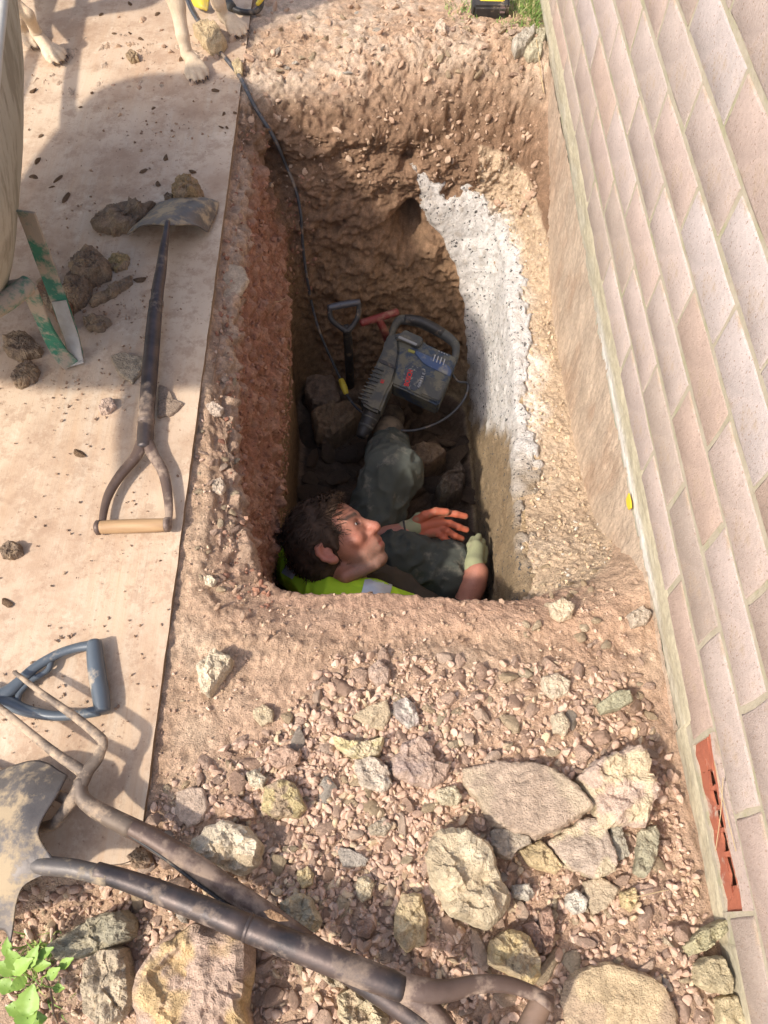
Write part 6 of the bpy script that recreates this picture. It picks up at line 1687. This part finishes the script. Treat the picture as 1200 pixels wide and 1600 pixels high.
# shirt, vest
sv, sq = soft([('cap', nb + (chest - nb) * .25, chest + A([0, 0, .06]), .066, .11), ('cap', Ls, Rs, .062, .062), ('cap', chest, hipc, .135, .145),
               ('cap', Ls, Ls + (El - Ls) * .75, .060, .052), ('cap', Rs, Er, .060, .055), ('cap', Er, Er + (Wr - Er) * .35, .053, .046),
               ('cap', at(590, 902, -.50), at(625, 925, -.54), .040, .05)], .006, .03, extra=lambda P: folds(P, 20, .007, 4))
obj("shirt", mesh_np("shirt", sv, sq), M['shirt'], person, world=True)
vest_pr = [('cap', at(464, 892, -.46), at(516, 940, -.38), .048, .050), ('cap', at(516, 940, -.38), at(578, 944, -.38), .050, .050), ('cap', at(578, 944, -.38), at(652, 968, -.46), .050, .052),
           ('cap', at(466, 884, -.53), at(462, 900, -.64), .062, .075),
           ('cap', chest + A([0, -.02, 0]), hipc + A([0, -.01, .05]), .150, .150), ('cap', chest + A([-.06, -.01, .06]), chest + A([.09, -.01, .06]), .11, .105),
           ('subcap', hp(-.02, .0, -.05), hp(-.025, 0, -.07), .040, .040)]
vv, vq = soft(vest_pr, .005, .025, extra=lambda P: folds(P, 15, .008, 9))
vest = obj("hi_vis_vest", mesh_np("hi_vis_vest", vv, vq), M['hivis'], person, world=True)
# reflective tapes laid over the vest's own surface
VB = BVHTree.FromPolygons([Vector(v) for v in vv], [tuple(int(k) for k in f) for f in vq])
def tape(line, wdt):
    """line: photo points; the tape follows the vest there"""
    C = catmull(A([[u, v, 0] for u, v in line]), 10)[:, :2]
    Tn = np.gradient(C, axis=0); Tn /= np.linalg.norm(Tn, axis=1)[:, None]; Nn_ = np.column_stack([-Tn[:, 1], Tn[:, 0]])
    V, F4 = [], []
    for i, c in enumerate(C):
        for s in np.linspace(-1, 1, 7):
            u, v = c + Nn_[i] * wdt * s
            d = Vector(ray(u, v)).normalized()
            loc, n, _, _ = VB.ray_cast(Vector(CO), d)
            V.append(A(loc - d * .0035) if loc is not None else (V[-1] if V else A(at(u, v, -.5))))
    m_ = len(C)
    for i in range(m_ - 1):
        for j in range(6): F4.append((i * 7 + j, i * 7 + j + 1, (i + 1) * 7 + j + 1, (i + 1) * 7 + j))
    V = A(V); k = len(V)
    F4 = A(F4)
    o = obj("reflective_tape", mesh_np("reflective_tape", np.vstack([V, V - tow * .0015]), np.vstack([F4, F4[:, ::-1] + k])), M['reflective'], vest, world=True)
    return o
tape([(448, 900), (460, 880), (472, 860)], 10)
tape([(574, 960), (585, 935), (592, 908)], 22)

# trousers
tv, tq = soft([('cap', hipc, hipc + A([0, 0, .06]), .150, .145), ('cap', hipL, kneeL, .098, .070), ('cap', kneeL + A([0, 0, .0]), ankL, .070, .058),
               ('cap', hipR, kneeR, .100, .072), ('cap', kneeR, ankR, .070, .056), ('ell', kneeL + A([.02, .0, .0]), A([.070, .072, .072])),
               ('cap', at(620, 868, -.60), kneeR, .066, .070)], .0055, .018,
              extra=lambda P: folds(P, 17, .013, 21) + folds(P, 34, .005, 33, (1, 1, .6)))
obj("trousers", mesh_np("trousers", tv, tq), M['denim'], person, world=True)
# hem fold across the bent knee
# boots
for nm, a in (("boot", ankL), ("boot", ankR)):
    q, qf = soft([('cap', a + A([0, -.01, .07]), a + A([0, 0, -.03]), .056, .054), ('cap', a + A([0, .0, -.045]), a + A([.015, .13, -.055]), .045, .040), ('ell', a + A([.016, .14, -.05]), A([.044, .05, .036]))], .006, .02)
    obj(nm, mesh_np(nm, q, qf), M['boot'], person, world=True)

# left glove: open hand, orange palm to the camera
GS = float((at(665, 822, -.60) - CO) @ CF) / FPX
def gp(cx_, cy_, d=0.0):
    """close-up drawing coordinates (face crop) -> place in the plane of the hand"""
    return at(660, 824, -.60) + CX * ((430 + cx_ / 3.3333 - 640) * 1.12 * GS - 20 * GS) - CU * ((680 + cy_ / 3.3333 - 824) * 1.15 * GS) + tow * d
palm = [('cap', gp(725, 485), gp(755, 480), .020, .022), ('cap', gp(740, 450), gp(830, 430, .004), .018, .016), ('cap', gp(745, 505), gp(835, 500, .002), .018, .016), ('cap', gp(760, 475), gp(840, 460), .020, .018)]
def finger(pts, r0, r1):
    n = len(pts) - 1; r0 *= 1.12; r1 *= 1.15
    return [('cap', pts[i], pts[i + 1], r0 + (r1 - r0) * i / n, r0 + (r1 - r0) * (i + 1) / n) for i in range(n)]
fingers = finger([gp(820, 425), gp(870, 415, .010), gp(915, 420, .012), gp(958, 430, .006)], .0098, .0076)
fingers += finger([gp(835, 455), gp(885, 462, .018), gp(925, 478, .020), gp(962, 490, .012)], .0096, .0075)
fingers += finger([gp(838, 485), gp(875, 498, .026), gp(908, 518, .026), gp(940, 530, .014)], .0094, .0074)
fingers += finger([gp(830, 508), gp(855, 526, .026), gp(880, 545, .026), gp(905, 560, .016)], .0086, .0068)
thumb = finger([gp(730, 455, .006), gp(770, 425, .020), gp(820, 408, .026), gp(868, 410, .026)], .0125, .0088)
lv, lq = soft(palm + fingers + thumb, .0024, .004)
pv = (lv - gp(0, 0))
along = (lv - gp(700, 480)) @ CX / GS * 3.333
depth_ = (lv - gp(700, 480)) @ tow
gl = obj("glove", mesh_np("glove", lv, lq), M['gloverubber'], person, world=True); gl['label'] = "open glove with orange rubber palm and fingers"
wa, wb_ = gp(640, 488), gp(738, 478)
kc, kq = soft([('cap', gp(682, 490, .0), gp(730, 482, .0), .0265, .0255), ('cap', gp(715, 480, -.006), gp(745, 440, -.004), .020, .018), ('cap', gp(730, 470, -.012), gp(820, 460, -.014), .018, .012)], .0026, .008)
cuff = obj("glove_cuff", mesh_np("glove_cuff", kc, kq), M['gloveknit'], gl, world=True)
bd, bf = tube_arrays([gp(674, 491, .0), gp(681, 490, .0)], [.0272, .0272], 24, 1)
o = obj("cuff_band", mesh_np("cuff_band", bd, bf), M['black'], gl, world=True)
# left forearm skin coming from behind the face is part of the body; right glove rests by the pit wall
rg, rq = soft([('cap', at(737, 905, -.60), at(741, 880, -.58), .028, .026), ('cap', at(741, 880, -.58), at(746, 855, -.585), .026, .018)] +
              finger([at(741, 866, -.575), at(744, 850, -.58), at(748, 838, -.60)], .0105, .008) + finger([at(748, 870, -.58), at(752, 856, -.59), at(754, 846, -.61)], .0105, .008)
              + finger([at(734, 868, -.58), at(735, 852, -.59), at(739, 842, -.61)], .0100, .0078) + finger([at(755, 876, -.59), at(757, 864, -.60), at(758, 856, -.62)], .0095, .0075) + finger([at(728, 888, -.60), at(722, 872, -.60), at(724, 860, -.61)], .0115, .0085), .003, .006)
g2 = obj("glove", mesh_np("glove", rg, rq), M['gloveknit'], person, world=True); g2['label'] = "pale green knitted back of the right glove"

# ================================================================ THE DOG
dog = thing("dog", "pale cream dog standing on the board, its legs and paws showing at the top left", "dog", (-.75, 2.25, .016))
zb2 = .0165
def paw(u, v, yaw, s=1.0):
    c = at(u, v, zb2 + .018); c_, s_ = math.cos(yaw), math.sin(yaw)
    R_ = A([[c_, -s_, 0], [s_, c_, 0], [0, 0, 1]])
    P = lambda x_, y_, z_: c + R_ @ (A([x_, y_, z_]) * s)
    pr = [('ell', P(0, 0, 0), A([.027, .026, .019]) * s)]
    for k, (yy_, xx_) in enumerate(((-.021, .018), (-.008, .030), (.008, .030), (.021, .018))):
        pr += [('cap', P(.0, yy_ * .7, .006), P(xx_, yy_ * 1.05, .0), .0115 * s, .0105 * s), ('cap', P(xx_, yy_ * 1.05, -.001), P(xx_ + .010, yy_ * 1.08, -.006), .0095 * s, .0078 * s)]
    claws = [(P(xx_ + .018, yy_ * 1.1, -.006), P(xx_ + .025, yy_ * 1.12, -.012)) for yy_, xx_ in ((-.021, .018), (-.008, .030), (.008, .030), (.021, .018))]
    return pr, c, P, claws
allp, claws = [], []
# near front leg (centre), far front leg (right), hind leg (left), hidden hind leg
p1, c1, P1, k1 = paw(305, 106, math.radians(-72), 1.05)
allp += p1 + [('cap', P1(-.012, 0, .010), at(292, 84, .060), .020, .0165), ('cap', at(292, 84, .060), at(285, 54, .105), .0165, .0168), ('cap', at(285, 54, .105), at(277, 8, .165), .0168, .0210), ('cap', at(277, 8, .165), A([-.60, 2.24, .33]), .0210, .036)]
p2, c2, P2, k2 = paw(366, 40, math.radians(-50), .98)
allp += p2 + [('cap', P2(-.012, 0, .010), at(350, 26, .050), .020, .0165), ('cap', at(350, 26, .050), at(341, 4, .090), .0165, .0180), ('cap', at(341, 4, .090), A([-.50, 2.42, .33]), .0200, .036)]
p3, c3, P3, k3 = paw(80, 81, math.radians(-42), 1.0)
allp += p3 + [('cap', P3(-.014, 0, .010), at(57, 52, .070), .019, .0150), ('cap', at(57, 52, .070), at(44, 24, .130), .0150, .0160), ('cap', at(44, 24, .130), A([-1.10, 2.32, .20]), .0160, .022), ('cap', A([-1.10, 2.32, .20]), A([-.99, 2.33, .36]), .026, .055)]
p4, c4, P4, k4 = paw(46, 58, math.radians(-42), .95)
allp += p4 + [('cap', P4(-.014, 0, .010), at(30, 36, .075), .018, .0145), ('cap', at(30, 36, .075), A([-1.16, 2.50, .17]), .0150, .020), ('cap', A([-1.16, 2.50, .17]), A([-1.03, 2.48, .36]), .024, .052)]
allp += [('ell', A([-.62, 2.34, .43]), A([.16, .115, .125])), ('cap', A([-.70, 2.36, .42]), A([-.98, 2.41, .42]), .098, .085), ('cap', A([-.54, 2.33, .48]), A([-.44, 2.40, .60]), .072, .055),
         ('ell', A([-.40, 2.43, .65]), A([.070, .062, .060])), ('cap', A([-.36, 2.46, .64]), A([-.29, 2.52, .615]), .036, .024), ('cap', A([-1.06, 2.42, .44]), A([-1.22, 2.50, .50]), .020, .009),
         ('cap', A([-.44, 2.38, .69]), A([-.45, 2.34, .64]), .018, .010), ('cap', A([-.42, 2.49, .69]), A([-.44, 2.53, .64]), .018, .010)]
fine = [q for q in allp if True]
dv, dq = soft(allp, .0052, .010, lo=A([-1.30, 2.05, .0]), hi=A([-.22, 2.68, .78]))
def legs_fine(prs, lo, hi):
    return soft(prs, .0027, .0045, lo=lo, hi=hi)
parts = []
for pr, cc_ in ((p1 + [allp[len(p1)], allp[len(p1) + 1]], c1), ):
    pass
# detailed paws overlap the coarse body in the same skin
keep_ = dv[:, 2] > .075
keepq = keep_[dq].all(1)
parts = [(dv, [dq[keepq]])]
def sub_leg(pr):
    pts_ = np.array([q[1] for q in pr])
    lo = A([min(q[1][0] for q in pr) - .05, min(q[1][1] for q in pr) - .06, 0.0]); hi = A([max(q[1][0] for q in pr) + .06, max(q[1][1] for q in pr) + .05, .13])
    for q in pr:
        if q[0] == 'cap': lo = np.minimum(lo, A([q[2][0] - .03, q[2][1] - .03, 0])) if q[2][2] < .15 else lo; 
    return soft(pr, .0027, .0045, lo=lo, hi=hi)
for pr, extra_ in ((p1, allp[len(p1):len(p1) + 3]),):
    parts.append(sub_leg(pr + extra_))
i2 = len(p1) + 4; parts.append(sub_leg(p2 + allp[i2 + len(p2):i2 + len(p2) + 2]))
i3 = i2 + len(p2) + 3; parts.append(sub_leg(p3 + allp[i3 + len(p3):i3 + len(p3) + 2]))
i4 = i3 + len(p3) + 4; parts.append(sub_leg(p4 + allp[i4 + len(p4):i4 + len(p4) + 1]))
parts = [(a, b if isinstance(b, list) else [b]) for a, b in parts]
V, Fc = merge(parts)
fn = fbm(V, 12, 3, 6)
dc = np.tile(A([.56, .435, .30]), (len(V), 1)); m_ = sstep(-.2, .4, fn)[:, None]; dc = dc * (1 - m_ * .5) + A([.62, .50, .37]) * m_ * .5
m_ = sstep(.05, .02, V[:, 2])[:, None]; dc = dc * (1 - m_ * .5) + A([.60, .49, .38]) * m_ * .5
m_ = sstep(.08, .2, V[:, 2])[:, None] * sstep(-.9, -1.0, V[:, 0])[:, None]; dc = dc * (1 - m_ * .6) + A([.50, .32, .17]) * m_ * .6
obj("body", mesh_np("body", V, Fc, np.clip(dc, .02, .9)), M['fur'], dog, world=True)
for kk in (k1, k2, k3, k4):
    for a, b_ in kk: tube("claw", [a, b_], [.0028, .0012], M['claw'], dog, n=8, sub=1)

# ================================================================ PLANTS, TWIGS
def blade(p, d, L, w, bend, r):
    side = np.cross(d, [0, 0, 1.0]); side /= np.linalg.norm(side) + 1e-9
    out = []
    for k in range(5):
        t_ = k / 4
        q = p + d * L * t_ + A([0, 0, -1]) * bend * L * t_ * t_
        out.append((q - side * w * (1 - t_ * .95), q + side * w * (1 - t_ * .95)))
    return out
def grass(name, spots, seed, cols, kindstuff=True, label=None, cat=None):
    r = np.random.default_rng(seed); V, F4, C_ = [], [], []
    for (u, v, su, sv_, n, L0, L1) in spots:
        for _ in range(n):
            uu, vv_ = r.normal(u, su), r.normal(v, sv_)
            p = at(uu, vv_, 0)
            if p[0] > .492: p[0] = .492 - r.uniform(0, .02)
            p[2] = gz(p[0], p[1]) - .003
            th = r.uniform(0, 6.28); el = r.uniform(.5, 1.35)
            d = A([math.cos(th) * math.cos(el), math.sin(th) * math.cos(el), math.sin(el)])
            b0 = len(V); c_ = A(cols[r.integers(0, len(cols))]) * r.uniform(.75, 1.2)
            for a, b in blade(p, d, r.uniform(L0, L1), r.uniform(.0009, .0020), r.uniform(.1, .9), r):
                V += [a, b]; C_ += [c_, c_]
            F4 += [(b0 + 2 * k, b0 + 2 * k + 1, b0 + 2 * k + 3, b0 + 2 * k + 2) for k in range(4)]
    o = obj(name, mesh_np(name, A(V), A(F4), np.clip(A(C_), 0, .8)), M['grass'])
    return tag(o, label, cat, kind='stuff' if kindstuff else None)
GR = [(.13, .22, .045), (.18, .28, .05), (.22, .30, .07), (.10, .17, .04), (.42, .36, .17)]
grass("grass", [(828, 6, 24, 10, 620, .03, .075), (846, 24, 10, 10, 260, .025, .055), (728, 12, 14, 8, 170, .02, .04), (806, 34, 16, 6, 120, .015, .035)], 12, GR)
grass("grass_sprigs", [(56, 1480, 14, 12, 90, .02, .05), (30, 1520, 30, 22, 70, .02, .045)], 13, [(.12, .22, .04), (.18, .30, .05), (.3, .34, .1)])
# weed with broad lime leaves
weed = thing("weed_plant", "bright lime green leafy weed growing at the bottom left corner", "plant", tuple(at(60, 1530, 0)))
def leaf(u, v, L, wd, th, tiltv, z_):
    c = at(u, v, z_); d = A([math.cos(th), math.sin(th), tiltv]); d /= np.linalg.norm(d); s = np.cross(d, [0, 0, 1.0]); s /= np.linalg.norm(s); n = np.cross(s, d)
    k, V, F4 = 11, [], []
    for i in range(k):
        t_ = i / (k - 1); wdt = wd * math.sin(math.pi * min(t_ * .97 + .03, 1) ** .78) * (1 + .08 * math.sin(i * 2.3))
        for j in range(5):
            q = (j - 2) / 2
            V.append(c + d * (t_ - .5) * L + s * q * wdt + n * (-.25 * wdt * (1 - abs(q)) + .12 * L * math.sin(t_ * 2.6) - .002 * (i % 2)))
    for i in range(k - 1):
        for j in range(4): F4.append((i * 5 + j, i * 5 + j + 1, (i + 1) * 5 + j + 1, (i + 1) * 5 + j))
    V = A(V); m_ = len(V); F4 = A(F4)
    return obj("leaf", mesh_np("leaf", np.vstack([V, V - n * .0006]), np.vstack([F4, F4[:, ::-1] + m_])), M['leaf'], weed, world=True), c
for (u, v, L, wd, th, tv_, z_) in [(46, 1562, .040, .017, 1.4, .1, .05), (42, 1592, .036, .016, -1.2, .1, .045), (36, 1508, .040, .011, .5, .3, .05), (52, 1494, .036, .009, 1.1, .3, .055), (20, 1498, .034, .011, 2.2, .3, .05),
                                  (8, 1512, .036, .010, 2.8, .1, .045), (66, 1508, .030, .008, .1, .2, .045), (12, 1480, .03, .008, 1.6, .4, .05), (84, 1520, .026, .008, .6, .3, .04), (104, 1504, .028, .007, .5, .3, .035),
                                  (58, 1594, .03, .012, .2, 0, .03), (28, 1538, .026, .009, -2.4, .2, .04), (72, 1488, .030, .007, .5, .3, .05), (6, 1540, .03, .010, 2.9, 0, .03), (22, 1576, .026, .010, 3.0, 0, .03), (92, 1544, .02, .006, 0, .2, .03)]:
    _, c = leaf(u, v, L, wd, th, tv_, z_)
    base = at(55 + (u - 55) * .3, 1535 + (v - 1535) * .3, -.01)
    tube("stem", [base, (base + c) / 2 + A([0, 0, .012]), c], [.0012, .0010, .0007], M['leaf'], weed, n=6, sub=3)
# dry straws and twigs
def straw(pts, rad, label, cat='straw', m='straw', name='straw'):
    o = tube(name, pts, rad, M[m], None, n=6, sub=5)
    return tag(o, label, cat)
straw([hit(838, 62, .03), hit(842, 88, .02), hit(845, 115, .02), hit(850, 145, .008)], .0016, "pale dry stalk hanging down over the far soil beside the wall")
straw([hit(350, 660, .012), hit(352, 690, .014), hit(364, 735, .008)], .0009, "thin dry root hanging beside the board halfway along the pit", m='twig', name='root')
straw([hit(428, 472, .01), hit(438, 470, .03), hit(447, 465, .035)], .0009, "yellow straw sticking out of the red wall of the pit", name='straw')
straw([hit(345, 520, .008), hit(338, 560, .008), hit(330, 600, .006)], .0008, "thin fibre lying on the soil strip beside the board edge", m='twig', name='root')
straw([hit(355, 700, .008), hit(372, 706, .010), hit(395, 716, .008)], .0008, "short fibre crossing the soil above the red pit wall", m='twig', name='root')
straw([at(1116, 1190, x=.5045), at(1124, 1225, x=.5035), at(1140, 1290, x=.504), at(1150, 1330, x=.505)], .0007, "long pale grass stem stuck across the broken red brick")
straw([at(1118, 1330, x=.505), at(1126, 1270, x=.503), at(1130, 1215, x=.5035)], .0006, "short grass stem crossing the broken brick's upper slots")
straw([at(208, 1344, .03), at(190, 1350, .05), at(160, 1352, .052)], .0007, "bent dry stem beside the near corner of the board", m='twig', name='root')
straw([at(62, 1516, .02), at(78, 1544, .012), at(84, 1582, .005), at(90, 1600, .004)], .0016, "brown root running down beside the weed", m='twig', name='root')
straw([at(92, 1522, .03), at(93, 1550, .02), at(91, 1570, .01)], .0008, "pale upright stalk between the weed and the upright buff stone")
straw([at(1045, 1390, .01), at(1000, 1400, .012), at(975, 1404, .012)], .0009, "dry stalk lying across the gravel below the olive stone")
# yellow petal on the wall foot, brown leaf and scraps
def scrap(px, h, col, label, cat, x=None, zb=None):
    P = [at(u, v, x=x) if x is not None else at(u, v, zb) for u, v in px]
    P = A(P); c = P.mean(0); n = A([-1.0, 0, 0]) if x is not None else A([0, 0, 1.0])
    e1_ = A([0, 1.0, 0]) if x is not None else A([1.0, 0, 0]); e2_ = A([0, 0, 1.0]) if x is not None else A([0, 1.0, 0])
    me = prism([((p - c) @ e1_, (p - c) @ e2_) for p in P], (c, e1_, e2_, n), (0, h), h * .25)
    o = obj(label.split()[-1] if False else "scrap", me, mat("scrap", col, tuple(q * .8 for q in col), rough=.8, bump=.2)); return tag(o, label, cat)
o = scrap([(980, 780), (984, 770), (987, 782), (988, 794), (984, 797), (981, 790)], .003, (.72, .50, .04), "tiny yellow petal stuck to the mortar at the foot of the wall", "petal", x=.5015)
o.name = "yellow_petal"

rank_labels()
